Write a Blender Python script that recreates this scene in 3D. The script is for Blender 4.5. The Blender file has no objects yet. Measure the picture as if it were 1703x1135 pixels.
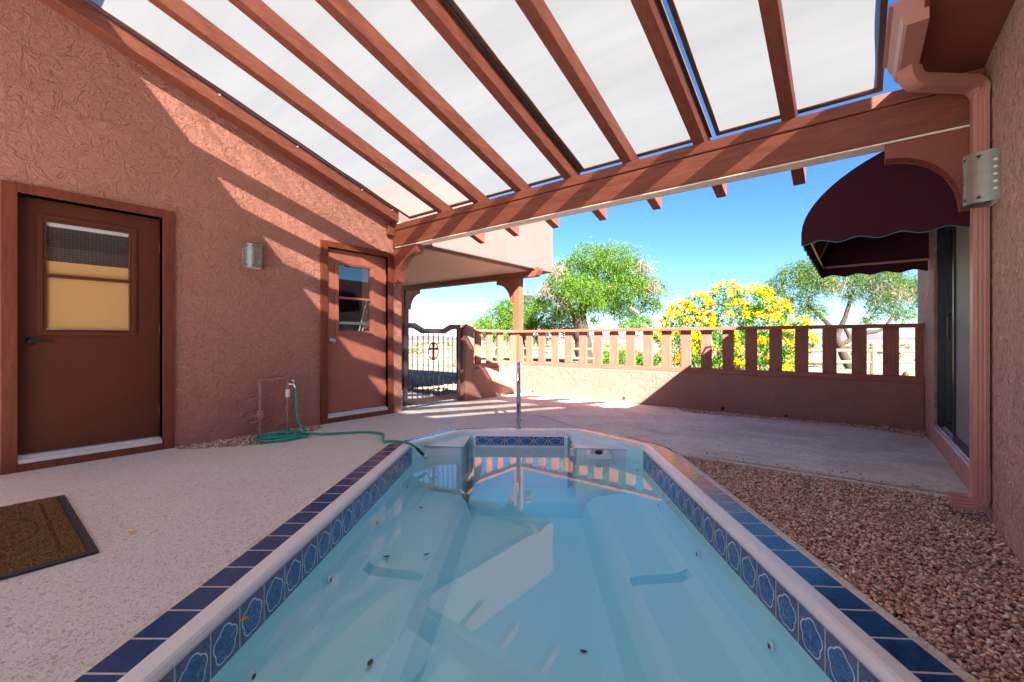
import bpy, math, random
import numpy as np
from mathutils import Vector, Matrix, noise
from mathutils.geometry import tessellate_polygon, delaunay_2d_cdt
R = math.radians
random.seed(7); rng = np.random.default_rng(7)
scene = bpy.context.scene
col = scene.collection

# ------------------------------------------------------------------ camera
cam = bpy.data.objects.new('camera', bpy.data.cameras.new('camera')); col.objects.link(cam)
YAW = 0.6703
cam.location = (0, 0, 1.0052); cam.rotation_euler = (R(90), 0, YAW)
cam.data.sensor_width = 36; cam.data.lens = 725.07/1703*36; cam.data.shift_y = -1.6/1703
cam.data.clip_start = 0.02; cam.data.clip_end = 20000
scene.camera = cam
# ------------------------------------------------------------------ light
SUN = Vector((1.18, -.83, 1.0)).normalized()
world = bpy.data.worlds.new('World'); scene.world = world; world.use_nodes = True
wn = world.node_tree; bg = wn.nodes['Background']
sky = wn.nodes.new('ShaderNodeTexSky'); sky.sky_type = 'NISHITA'; sky.sun_disc = False
sky.sun_elevation = math.asin(SUN.z); sky.sun_rotation = math.atan2(SUN.x, SUN.y)
sky.air_density = 1.0; sky.dust_density = 0.05; sky.ozone_density = 5.0; sky.altitude = 1200
hs = wn.nodes.new('ShaderNodeHueSaturation'); hs.inputs['Saturation'].default_value = 1.16; hs.inputs['Value'].default_value = .66
wn.links.new(sky.outputs[0], hs.inputs['Color']); wn.links.new(hs.outputs[0], bg.inputs[0]); bg.inputs[1].default_value = 0.05
sl = bpy.data.lights.new('sun', 'SUN'); sl.energy = 4.6; sl.angle = R(0.5); sl.color = (1, .96, .90)
so = bpy.data.objects.new('sun', sl); col.objects.link(so)
so.rotation_euler = SUN.to_track_quat('Z', 'Y').to_euler()
scene.view_settings.view_transform = 'Standard'; scene.view_settings.look = 'None'
scene.view_settings.exposure = 3.0; scene.view_settings.gamma = 1.0
scene.render.engine = 'CYCLES'
cy = scene.cycles; cy.max_bounces = 10; cy.diffuse_bounces = 6; cy.glossy_bounces = 5
cy.transparent_max_bounces = 16; cy.caustics_reflective = False; cy.caustics_refractive = False

# ------------------------------------------------------------------ node helpers
class NT:
    def __init__(s, name):
        s.m = bpy.data.materials.new(name); s.m.use_nodes = True
        s.t = s.m.node_tree; s.p = s.t.nodes['Principled BSDF']; s.out = s.t.nodes['Material Output']
        s.co = s.t.nodes.new('ShaderNodeTexCoord')
    def n(s, typ, **kw):
        nd = s.t.nodes.new('ShaderNode'+typ)
        for k, v in kw.items():
            if hasattr(nd, k): setattr(nd, k, v)
            else: nd.inputs[k.replace('_', ' ')].default_value = v
        return nd
    def l(s, a, b): s.t.links.new(a, b)
    def mapping(s, scale=(1, 1, 1), src='Object', rot=(0, 0, 0)):
        m = s.n('Mapping'); m.inputs['Scale'].default_value = scale; m.inputs['Rotation'].default_value = rot
        s.l(s.co.outputs[src], m.inputs[0]); return m.outputs[0]
    def noise(s, vec, scale, detail=4, rough=.55, dist=0):
        nd = s.n('TexNoise'); nd.inputs['Scale'].default_value = scale; nd.inputs['Detail'].default_value = detail
        nd.inputs['Roughness'].default_value = rough; nd.inputs['Distortion'].default_value = dist
        if vec is not None: s.l(vec, nd.inputs['Vector'])
        return nd.outputs[0]
    def ramp(s, fac, stops, interp='LINEAR'):
        nd = s.n('ValToRGB'); nd.color_ramp.interpolation = interp
        e = nd.color_ramp.elements
        while len(e) < len(stops): e.new(.5)
        for i, (p, c) in enumerate(stops):
            e[i].position = p
            e[i].color = (c, c, c, 1) if isinstance(c, (int, float)) else (*c, 1)
        s.l(fac, nd.inputs[0]); return nd.outputs[0]
    def math(s, op, a, b=None, c=None, clamp=False):
        nd = s.n('Math'); nd.operation = op; nd.use_clamp = clamp
        for i, v in enumerate((a, b, c)):
            if v is None: continue
            if isinstance(v, (int, float)): nd.inputs[i].default_value = v
            else: s.l(v, nd.inputs[i])
        return nd.outputs[0]
    def mix(s, fac, a, b, typ='MIX'):
        nd = s.n('Mix'); nd.data_type = 'RGBA'; nd.blend_type = typ
        for sk, v in ((nd.inputs[0], fac), (nd.inputs[6], a), (nd.inputs[7], b)):
            if isinstance(v, (int, float)): sk.default_value = v
            elif isinstance(v, tuple): sk.default_value = (*v, 1)
            else: s.l(v, sk)
        return nd.outputs[2]
    def base(s, c, rough=.6, spec=.4, metal=0):
        if isinstance(c, tuple): s.p.inputs['Base Color'].default_value = (*c, 1)
        else: s.l(c, s.p.inputs['Base Color'])
        if isinstance(rough, (int, float)): s.p.inputs['Roughness'].default_value = rough
        else: s.l(rough, s.p.inputs['Roughness'])
        s.p.inputs['Specular IOR Level'].default_value = spec; s.p.inputs['Metallic'].default_value = metal
    def bump(s, h, strength=.5, dist=.01):
        b = s.n('Bump'); b.inputs['Strength'].default_value = strength; b.inputs['Distance'].default_value = dist
        s.l(h, b.inputs['Height']); s.l(b.outputs[0], s.p.inputs['Normal']); return b.outputs[0]
def sc(c, k): return tuple(min(1, x*k) for x in c)

def stucco(name, c, scale=7.0, dist=.012, strength=.9, pit=.12):
    t = NT(name); v = t.mapping()
    big = t.noise(v, 1.3, 3); fine = t.noise(v, 90, 4, .6)
    a = t.noise(v, scale, 4, .5, .9)
    plate = t.ramp(a, [(.41, 0), (.435, .7), (.52, .8), (.535, .3), (.62, .5), (.635, 1)])
    rid = t.noise(v, scale*2.0, 4, .55, 1.2)
    rid2 = t.ramp(rid, [(.46, 0), (.5, 1), (.54, .15)])
    h = t.math('ADD', t.math('MULTIPLY', plate, .65), t.math('ADD', t.math('MULTIPLY', rid2, .16), t.math('MULTIPLY', fine, .16)))
    cc = t.mix(big, sc(c, .88), sc(c, 1.12))
    cc = t.mix(t.math('MULTIPLY', fine, .5), cc, sc(c, .75))
    cc = t.mix(t.math('MULTIPLY', t.math('SUBTRACT', 1, plate, clamp=True), pit), cc, sc(c, .45))  # low relief darkened in the colour, standing for shade in side-lit pits
    grime = t.ramp(t.noise(v, 2.2, 5, .65, .5), [(.5, 0), (.75, .22)]); cc = t.mix(grime, cc, sc(c, .62))
    calm = t.ramp(t.noise(v, 1.1, 3), [(.35, .6), (.6, 1)]); h = t.math('MULTIPLY', h, calm)
    t.base(cc, .85, .25); t.bump(h, strength, dist); return t.m

def wood(name, c, axis='Y', rough=.6, crack=.6, fine=1.0):
    t = NT(name)
    s = {'X': (1.2, 16, 16), 'Y': (16, 1.2, 16), 'Z': (16, 16, 1.2)}[axis]
    v = t.mapping(s); g = t.noise(v, 2.2, 6, .65, .6); g2 = t.noise(v, 7, 3, .6)
    blot = t.noise(t.mapping(), 3, 4)
    cr = t.ramp(t.noise(v, .9, 5, .7, 1.5), [(.30, 1), (.345, 0)])
    cc = t.mix(t.ramp(g, [(.3, 0), (.7, 1)]), sc(c, .62), sc(c, 1.3)); cc = t.mix(t.math('MULTIPLY', blot, .5), cc, sc(c, .6))
    cc = t.mix(t.math('MULTIPLY', cr, crack), cc, sc(c, .22))
    t.base(cc, rough, .35)
    h = t.math('SUBTRACT', t.math('ADD', t.math('MULTIPLY', g, .5), t.math('MULTIPLY', g2, .35)), t.math('MULTIPLY', cr, crack))
    t.bump(h, .8*fine, .009); return t.m

def plain(name, c, rough=.5, metal=0, var=.12, spec=.5, bump=.0, nscale=20):
    t = NT(name); v = t.mapping(); nz = t.noise(v, nscale, 4)
    t.base(t.mix(nz, sc(c, 1-var), sc(c, 1+var)), rough, spec, metal)
    if bump: t.bump(t.noise(v, nscale*4, 4), bump, .003)
    return t.m

M = {}
STUC = (.475, .208, .155)
M['stucco'] = stucco('stucco_terracotta', STUC, 9, .024, 1.0)
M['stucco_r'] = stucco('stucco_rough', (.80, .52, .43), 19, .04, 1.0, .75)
M['stucco_low'] = stucco('stucco_low_wall', (.36, .18, .135), 8, .014, .9)
M['stucco_par'] = stucco('stucco_parapet', (.185, .110, .098), 22, .006, .6)
M['patio_roof'] = plain('patio_roof_paint', (.78, .74, .70), .8, var=.05)
M['soffit'] = plain('soffit_paint', (.50, .33, .26), .8, var=.1, nscale=4, bump=.2)
TRIM = (.215, .06, .035)
M['beamX'] = wood('beam_wood', TRIM, 'X', .6, .5)
M['beamY'] = wood('rafter_wood', TRIM, 'Y', .6, .6)
M['beamZ'] = wood('post_wood', TRIM, 'Z', .6, .35)
M['railZ'] = wood('picket_wood', (.37, .13, .085), 'Z', .65, .12, .5)
M['railX'] = wood('rail_wood', (.37, .13, .085), 'X', .65, .12, .5)
M['postZ'] = wood('porch_post_wood', (.30, .085, .045), 'Z', .65, .2, .5)
M['trim'] = wood('door_trim_paint', (.185, .042, .019), 'Z', .5, .1, .5)
M['door_dark'] = plain('door_paint_dark', (.10, .022, .008), .42, var=.22, spec=.45, nscale=3)
M['door_red'] = plain('door_paint_red', (.34, .115, .075), .45, var=.16, spec=.45, nscale=3)
M['alu'] = plain('aluminium', (.72, .72, .75), .35, .35, .1)
M['brace'] = plain('brace_paint', (.22, .058, .036), .5, var=.12, nscale=9)
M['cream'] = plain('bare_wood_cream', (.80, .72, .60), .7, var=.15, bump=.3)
M['frame_dark'] = plain('weathered_dark_slat', (.085, .042, .03), .7, var=.4, nscale=12, bump=.3)
M['bronze'] = plain('dark_bronze_frame', (.02, .022, .03), .35, .3)
M['black'] = plain('black_plastic', (.012, .012, .014), .4)
M['rubber'] = plain('rubber_border', (.035, .042, .05), .5, var=.3, bump=.4)
M['gutter'] = plain('gutter_paint', (.43, .20, .155), .38, var=.06, nscale=6)
M['pipe'] = plain('painted_pipe', (.36, .165, .13), .55, var=.25, nscale=30, bump=.3)
M['white'] = plain('white_plastic', (.75, .74, .7), .4)
M['gate'] = plain('gate_metal', (.085, .06, .062), .45, .3, .25, bump=.3)
M['gate_bar'] = plain('twisted_bar_metal', (.05, .035, .03), .5, .3, .3)
M['gel'] = plain('gelcoat_white', (.80, .81, .81), .22, var=.05, spec=.5, nscale=6)
M['chrome'] = plain('polished_steel', (.75, .77, .8), .06, 1, .03)
M['steel'] = plain('brushed_steel', (.5, .5, .5), .3, 1, .1)
M['hose'] = plain('green_hose', (.012, .27, .19), .35, var=.1)
M['fabric_dark'] = plain('awning_cloth', (.052, .012, .021), .8, var=.15, spec=.1, nscale=300, bump=.2)
M['teal'] = plain('teal_piping', (.02, .28, .30), .6)
M['fruit_y'] = plain('petal_yellow', (.75, .42, .01), .6, var=.2)
M['leafbrown'] = plain('dry_leaf', (.12, .06, .02), .7, var=.4)
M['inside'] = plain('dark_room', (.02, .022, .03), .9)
M['zinc'] = plain('galvanised_metal', (.55, .55, .55), .35, .8)
M['reveal'] = plain('weep_hole_dark', (.05, .02, .012), .9)

def m_deck():
    t = NT('cool_deck_concrete'); v = t.mapping()
    a = t.noise(v, 62, 3, .6, 1.2); b = t.noise(v, 130, 3, .6, .5); big = t.noise(v, 1.1, 4, .6)
    pit = t.ramp(a, [(.36, 1), (.44, 0)])
    pit2 = t.ramp(b, [(.33, 1), (.41, 0)])
    p = t.math('MAXIMUM', pit, pit2)
    c = t.mix(big, (.66, .635, .60), (.75, .72, .68))
    c = t.mix(t.math('MULTIPLY', p, .62), c, (.36, .28, .21))
    st = t.ramp(t.noise(v, .55, 5, .65, .4), [(.56, 0), (.70, 1)])
    c = t.mix(t.math('MULTIPLY', st, .16), c, (.38, .31, .27))
    t.base(c, .75, .3)
    t.bump(t.math('SUBTRACT', t.math('MULTIPLY', b, .3), p), .7, .004); return t.m
M['deck'] = m_deck()
def m_slab():
    t = NT('trowelled_concrete'); v = t.mapping((1, 1.6, 1))
    a = t.noise(v, 16, 6, .65, 1.2); big = t.noise(v, 1.5, 5, .6, .6)
    c = t.mix(t.ramp(big, [(.42, 0), (.62, 1)]), (.78, .71, .61), (.61, .54, .45))
    c = t.mix(t.math('MULTIPLY', t.ramp(a, [(.52, 0), (.58, 1)]), .5), c, (.36, .30, .28))
    t.base(c, .65, .4); t.bump(a, .5, .004); return t.m
M['slab'] = m_slab(); M['slab_bounce'] = plain('pale_bounce_slab', (.76, .73, .69), .8, var=.06, nscale=2)
def m_stone(name, stops, rough=.7, gain=1.0):
    t = NT(name); g = t.n('NewGeometry')
    c = t.ramp(g.outputs['Random Per Island'], [(p, sc(q, gain)) for p, q in stops])
    nz = t.noise(t.mapping(), 160, 3)
    c = t.mix(t.math('MULTIPLY', nz, .5), c, (.30, .19, .13)); t.base(c, rough, .4); return t.m
M['pebble'] = m_stone('river_pebbles', [(0, (.19, .10, .065)), (.25, (.34, .20, .135)), (.5, (.45, .30, .21)), (.75, (.55, .38, .29)), (.93, (.62, .5, .42)), (1, (.75, .68, .6))], .7, 1.55)
M['desert_stone'] = m_stone('desert_stones', [(0, (.12, .09, .07)), (.5, (.35, .26, .2)), (1, (.55, .46, .38))])
M['soil'] = plain('gravel_soil', (.16, .09, .06), .95, var=.4, nscale=60, bump=.6)
def m_ground():
    t = NT('desert_ground'); v = t.mapping()
    a = t.noise(v, .12, 6, .6); b = t.noise(v, 3, 6, .7); d = t.noise(v, 30, 3, .6)
    c = t.mix(a, (.20, .155, .11), (.29, .24, .185)); c = t.mix(t.ramp(b, [(.45, 0), (.7, .6)]), c, (.25, .19, .135))
    c = t.mix(t.ramp(d, [(.55, 0), (.62, .6)]), c, (.16, .12, .09))
    t.base(c, .95, .1); t.bump(b, .5, .05); return t.m
M['ground'] = m_ground()
M['hill'] = plain('hill_rock', (.105, .09, .095), .95, var=.35, nscale=.01)
def m_cloth():
    t = NT('shade_cloth'); v = t.mapping((1, 1, 1))
    w = t.noise(t.mapping((.25, 3.6, 1)), 2.4, 2, .4, .3)
    weave = t.noise(t.mapping((1, 1, 1)), 260, 2)
    c = t.mix(w, (.28, .265, .235), (.292, .277, .247)); c = t.mix(t.math('MULTIPLY', weave, .2), c, (.25, .232, .205))
    tr = t.n('BsdfTranslucent'); t.l(c, tr.inputs[0])
    df = t.n('BsdfDiffuse'); t.l(c, df.inputs[0])
    tp = t.n('BsdfTransparent'); tp.inputs[0].default_value = (1, .93, .85, 1)
    m1 = t.n('MixShader'); m1.inputs[0].default_value = .30; t.l(tr.outputs[0], m1.inputs[1]); t.l(df.outputs[0], m1.inputs[2])
    op = t.math('ADD', .16, t.math('MULTIPLY', t.ramp(w, [(.38, 0), (.62, 1)]), .06))
    m2 = t.n('MixShader'); t.l(op, m2.inputs[0]); t.l(m1.outputs[0], m2.inputs[1]); t.l(tp.outputs[0], m2.inputs[2])
    t.l(m2.outputs[0], t.out.inputs[0]); return t.m
M['cloth'] = m_cloth()
def m_glass(name, tint=(.9, .93, .93), a0=.05, rough=.0):
    t = NT(name)
    gl = t.n('BsdfGlossy'); gl.inputs['Roughness'].default_value = rough
    tp = t.n('BsdfTransparent'); tp.inputs[0].default_value = (*tint, 1)
    fr = t.n('Fresnel'); gg = t.n('NewGeometry'); t.l(t.math('ADD', 1.5, t.math('MULTIPLY', gg.outputs['Backfacing'], 1/1.5-1.5)), fr.inputs[0])
    f2 = t.math('ADD', t.math('MULTIPLY', fr.outputs[0], 1.4), a0, clamp=True)
    mx = t.n('MixShader'); t.l(f2, mx.inputs[0]); t.l(tp.outputs[0], mx.inputs[1]); t.l(gl.outputs[0], mx.inputs[2])
    t.l(mx.outputs[0], t.out.inputs[0]); return t.m
M['glass'] = m_glass('window_glass'); M['glass_dark'] = m_glass('tinted_glass', (.35, .42, .45), .08)
def m_water():
    t = NT('pool_water')
    gl = t.n('BsdfGlossy'); gl.inputs['Roughness'].default_value = 0
    tp = t.n('BsdfTransparent'); tp.inputs[0].default_value = (.93, .99, 1, 1)
    fr = t.n('Fresnel'); gg = t.n('NewGeometry'); t.l(t.math('ADD', 1.36, t.math('MULTIPLY', gg.outputs['Backfacing'], 1/1.36-1.36)), fr.inputs[0])   # same reflectance from both sides
    b = t.n('Bump'); b.inputs['Strength'].default_value = .03; b.inputs['Distance'].default_value = .01
    t.l(t.noise(t.mapping(), 4.5, 3), b.inputs['Height'])
    t.l(b.outputs[0], gl.inputs['Normal']); t.l(b.outputs[0], fr.inputs['Normal'])
    mx = t.n('MixShader'); t.l(t.math('MULTIPLY', fr.outputs[0], 1.25, clamp=True), mx.inputs[0]); t.l(tp.outputs[0], mx.inputs[1]); t.l(gl.outputs[0], mx.inputs[2])
    t.l(mx.outputs[0], t.out.inputs[0])
    va = t.n('VolumeAbsorption'); va.inputs[0].default_value = (.30, .80, 1, 1); va.inputs[1].default_value = .16
    t.l(va.outputs[0], t.out.inputs['Volume'])
    return t.m
M['water'] = m_water()
def m_shell():
    t = NT('pool_gelcoat_blue'); v = t.mapping(); a = t.noise(v, 1.2, 3); dirt = t.ramp(t.noise(v, 60, 3, .5), [(.72, 0), (.76, 1)])
    c = t.mix(a, (.50, .93, .97), (.56, .95, .98)); c = t.mix(t.math('MULTIPLY', dirt, .25), c, (.3, .45, .45))
    t.base(c, .35, .4); return t.m
M['shell'] = m_shell()
def m_tile_floor():     # UV: x = tiles along the run, y = 0..1 across
    t = NT('blue_deck_tile'); sp = t.n('SeparateXYZ'); t.l(t.co.outputs['UV'], sp.inputs[0])
    fx = t.math('FRACT', sp.outputs[0]); e = t.math('MINIMUM', fx, t.math('SUBTRACT', 1, fx))
    g = t.math('LESS_THAN', e, .028)
    cell = t.n('TexWhiteNoise', noise_dimensions='1D'); t.l(t.math('FLOOR', sp.outputs[0]), cell.inputs['W'])
    v = t.mapping((1, 1, 1)); nz = t.noise(v, 22, 6, .7, 1.0)
    c = t.mix(t.ramp(nz, [(.3, 0), (.7, 1)]), (.006, .028, .09), (.030, .10, .27))
    c = t.mix(t.math('MULTIPLY', cell.outputs[0], .75), c, (.018, .075, .20))
    c = t.mix(g, c, (.55, .5, .47))
    t.base(c, t.math('ADD', .13, t.math('MULTIPLY', g, .5)), .5)
    h = t.math('SUBTRACT', t.math('MULTIPLY', t.noise(v, 60, 4, .6, .5), .35), g)
    t.bump(h, .5, .004); return t.m
M['tile_floor'] = m_tile_floor()
def m_tile_band():      # UV: x = tiles along, y = 0..1 up; a scalloped white outline on each tile
    t = NT('patterned_waterline_tile'); sp = t.n('SeparateXYZ'); t.l(t.co.outputs['UV'], sp.inputs[0])
    fx = t.math('FRACT', sp.outputs[0]); fy = sp.outputs[1]
    e = t.math('MINIMUM', fx, t.math('SUBTRACT', 1, fx)); g = t.math('LESS_THAN', e, .022)
    x = t.math('SUBTRACT', fx, .5); y = t.math('SUBTRACT', fy, .47)
    r = t.math('SQRT', t.math('ADD', t.math('MULTIPLY', x, x), t.math('MULTIPLY', y, y)))
    th = t.math('ARCTAN2', x, y)
    lob = t.math('ABSOLUTE', t.math('COSINE', t.math('MULTIPLY', th, 2.5)))
    rad = t.math('ADD', .345, t.math('MULTIPLY', lob, .065))
    d = t.math('SUBTRACT', r, rad)
    line = t.math('LESS_THAN', t.math('ABSOLUTE', d), .017)
    inside = t.math('LESS_THAN', d, 0)
    nz = t.noise(t.mapping(), 30, 5, .65, 1.5); n2 = t.noise(t.mapping(), 90, 4, .6, 2)
    bgc = t.mix(t.ramp(nz, [(.35, 0), (.65, 1)]), (.03, .06, .17), (.16, .16, .27))
    cel = t.n('TexWhiteNoise', noise_dimensions='1D'); t.l(t.math('FLOOR', sp.outputs[0]), cel.inputs['W'])
    inc = t.mix(t.ramp(n2, [(.42, 0), (.58, 1)]), (.004, .03, .17), (.06, .25, .55)); inc = t.mix(t.math('MULTIPLY', cel.outputs[0], .45), inc, (.02, .07, .25))
    inc = t.mix(t.ramp(nz, [(.52, 0), (.62, .5)]), inc, (.25, .32, .5))
    c = t.mix(inside, bgc, inc); c = t.mix(line, c, (.62, .74, .85)); c = t.mix(g, c, (.45, .5, .55))
    t.base(c, .12, .6); return t.m
M['tile_band'] = m_tile_band()
def m_coir():
    t = NT('coir_mat'); v = t.mapping((1, 1, 1)); a = t.noise(v, 130, 3, .7, 1); b = t.noise(v, 12, 3)
    c = t.mix(t.ramp(a, [(.35, 0), (.65, 1)]), (.05, .022, .009), (.55, .31, .14)); c = t.mix(t.math('MULTIPLY', b, .4), c, (.13, .065, .028))
    t.base(c, .95, .05); t.bump(a, 1, .012); return t.m
M['coir'] = m_coir()
def m_leaf(name, stops, trans=.35):
    t = NT(name); g = t.n('NewGeometry'); c = t.ramp(g.outputs['Random Per Island'], stops)
    d = t.n('BsdfDiffuse'); tr = t.n('BsdfTranslucent'); t.l(c, d.inputs[0]); t.l(c, tr.inputs[0])
    m = t.n('MixShader'); m.inputs[0].default_value = trans; t.l(d.outputs[0], m.inputs[1]); t.l(tr.outputs[0], m.inputs[2])
    t.l(m.outputs[0], t.out.inputs[0]); return t.m
M['leaf1'] = m_leaf('mesquite_leaf', [(0, (.035, .10, .012)), (.5, (.10, .21, .022)), (.9, (.19, .30, .04)), (1, (.20, .22, .05))])
M['leaf2'] = m_leaf('grey_green_leaf', [(0, (.03, .08, .014)), (.5, (.085, .165, .025)), (.85, (.15, .235, .04)), (1, (.28, .24, .13))])
M['leafb'] = m_leaf('bush_leaf', [(0, (.015, .075, .008)), (.5, (.05, .18, .012)), (1, (.13, .30, .02))])
M['flower'] = m_leaf('yellow_blossom', [(0, (.62, .30, .0)), (.5, (.78, .48, .004)), (1, (.88, .62, .02))], .3)
M['twig'] = m_leaf('dead_twig', [(0, (.12, .09, .06)), (1, (.30, .24, .18))], 0)
M['bark'] = plain('dark_bark', (.045, .03, .02), .95, var=.5, nscale=12, bump=.8)
M['oldwood'] = plain('weathered_rail', (.36, .20, .11), .85, var=.35, nscale=9, bump=.5)
M['cactus'] = plain('dry_cactus', (.35, .16, .09), .9, var=.3, nscale=14, bump=.5)
M['blind'] = plain('tan_shade_screen', (.60, .34, .13), .8, var=.06, nscale=200, spec=.1)
def m_lattice():
    t = NT('grey_lattice_curtain')
    v = t.mapping((1, 1, 1), rot=(R(45), 0, 0)); ck = t.n('TexChecker'); ck.inputs['Scale'].default_value = 60; t.l(v, ck.inputs[0])
    t.base(t.mix(ck.outputs[1], (.05, .045, .04), (.12, .11, .10)), .8); return t.m
M['lattice'] = m_lattice()
M['patina'] = plain('verdigris_copper', (.27, .27, .23), .42, .75, .3, nscale=14, bump=.3)
M['screen'] = plain('door_screen', (.15, .17, .18), .6, var=.05)

# ------------------------------------------------------------------ mesh helpers
class MB:
    def __init__(s): s.v = []; s.f = []; s.uv = []
    def add(s, vs, fs, uvs=None):
        b = len(s.v); s.v += [tuple(p) for p in vs]; s.f += [tuple(b+i for i in f) for f in fs]
        s.uv += (uvs if uvs else [[(0, 0)]*len(f) for f in fs])
    def add_b(s, vs, nm, mt, par): s.add(vs, [tuple(range(len(vs)))]); s.build(nm, M[mt], par)
    def box(s, x0, x1, y0, y1, z0, z1, T=None):
        vs = [(x, y, z) for z in (z0, z1) for y in (y0, y1) for x in (x0, x1)]
        if T: vs = [T(p) for p in vs]
        s.add(vs, [(0, 2, 3, 1), (4, 5, 7, 6), (0, 1, 5, 4), (2, 6, 7, 3), (0, 4, 6, 2), (1, 3, 7, 5)]); return s
    def prism(s, poly, f0, f1):      # poly of 2d points; f0/f1 map (a,b) -> 3d at the two ends
        n = len(poly); vs = [f0(*p) for p in poly]+[f1(*p) for p in poly]
        fs = [(i, (i+1) % n, n+(i+1) % n, n+i) for i in range(n)]
        tri = tessellate_polygon([[Vector((a, b, 0)) for a, b in poly]])
        fs += [tuple(t) for t in tri]+[tuple(n+i for i in reversed(t)) for t in tri]
        s.add(vs, fs); return s
    def tube(s, pts, r, n=10, caps=True):
        pts = [Vector(p) for p in pts]; rs = r if isinstance(r, (list, tuple)) else [r]*len(pts)
        vs = []; up = None
        for i, p in enumerate(pts):
            d = (pts[min(i+1, len(pts)-1)]-pts[max(i-1, 0)]).normalized()
            if up is None: up = Vector((0, 0, 1)) if abs(d.z) < .9 else Vector((1, 0, 0))
            a = (up-d*up.dot(d)).normalized(); b = d.cross(a); up = a
            for k in range(n):
                t = 2*math.pi*k/n; vs.append(p+(a*math.cos(t)+b*math.sin(t))*rs[i])
        fs = [(i*n+k, i*n+(k+1) % n, (i+1)*n+(k+1) % n, (i+1)*n+k) for i in range(len(pts)-1) for k in range(n)]
        if caps: fs += [tuple(reversed(range(n))), tuple((len(pts)-1)*n+k for k in range(n))]
        s.add(vs, fs); return s
    def lathe(s, c, prof, n=20, a0=0, a1=2*math.pi):
        c = Vector(c); full = abs(a1-a0-2*math.pi) < 1e-6; m = n if full else n+1
        vs = [c+Vector((r*math.cos(a0+(a1-a0)*k/n), r*math.sin(a0+(a1-a0)*k/n), z)) for r, z in prof for k in range(m)]
        fs = []
        for i in range(len(prof)-1):
            for k in range(n):
                k2 = (k+1) % m if full else k+1
                fs.append((i*m+k, i*m+k2, (i+1)*m+k2, (i+1)*m+k))
        s.add(vs, fs); return s
    def build(s, name, mat, parent=None, bevel=0, smooth=False, seg=2, loc=None):
        off = Vector((0, 0, 0)); o_loc = Vector(loc) if loc else None
        base = parent_loc(parent)
        me = bpy.data.meshes.new(name)
        org = o_loc if o_loc is not None else base
        me.from_pydata([tuple(Vector(v)-org) for v in s.v], [], s.f)
        uvl = me.uv_layers.new(name='UVMap'); k = 0
        flat = [c for f in s.uv for c in f]
        uvl.data.foreach_set('uv', [x for c in flat for x in c])
        me.materials.append(mat); me.validate(); me.update()
        if smooth: me.shade_smooth()
        o = bpy.data.objects.new(name, me); col.objects.link(o)
        if parent is not None: o.parent = parent
        o.location = org-base
        if bevel:
            b = o.modifiers.new('bevel', 'BEVEL'); b.width = bevel; b.segments = seg; b.limit_method = 'ANGLE'; b.angle_limit = R(40)
            b.harden_normals = False
        return o
def parent_loc(p):
    v = Vector((0, 0, 0))
    while p is not None: v += Vector(p.location); p = p.parent
    return v
def tag(o, label=None, cat=None, group=None, kind=None):
    if label: o['label'] = label
    if cat: o['category'] = cat
    if group: o['group'] = group
    if kind: o['kind'] = kind
    return o
def thing(name, label, cat, loc, group=None):
    o = bpy.data.objects.new(name, None); col.objects.link(o); o.location = loc; o.empty_display_size = .1
    return tag(o, label, cat, group)
def box(name, mat, parent, x0, x1, y0, y1, z0, z1, bevel=0, **k):
    return MB().box(x0, x1, y0, y1, z0, z1).build(name, mat, parent, bevel, **k)
def mesh_np(name, V, F, mat, parent=None):
    me = bpy.data.meshes.new(name); n = F.shape[1]; base = parent_loc(parent)
    V = (V-np.array(base)).astype(np.float32)
    me.vertices.add(len(V)); me.vertices.foreach_set('co', V.ravel())
    me.loops.add(F.size); me.loops.foreach_set('vertex_index', F.astype(np.int32).ravel())
    me.polygons.add(len(F)); me.polygons.foreach_set('loop_start', np.arange(0, F.size, n, dtype=np.int32))
    me.update(calc_edges=True); me.materials.append(mat)
    o = bpy.data.objects.new(name, me); col.objects.link(o)
    if parent is not None: o.parent = parent
    return o
def arc(cx, cy, r, a0, a1, n=10, ry=None):
    ry = r if ry is None else ry
    return [(cx+r*math.cos(R(a0+(a1-a0)*i/n)), cy+ry*math.sin(R(a0+(a1-a0)*i/n))) for i in range(n+1)]
def smooth_path(pts, n=8):
    P_ = [Vector(p) for p in pts]; out = []
    for i in range(len(P_)-1):
        p0, p1, p2, p3 = P_[max(i-1, 0)], P_[i], P_[i+1], P_[min(i+2, len(P_)-1)]
        for k in range(n):
            t = k/n
            out.append(.5*((2*p1)+(p2-p0)*t+(2*p0-5*p1+4*p2-p3)*t*t+(3*p1-p0-3*p2+p3)*t**3))
    return out+[P_[-1]]
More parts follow.
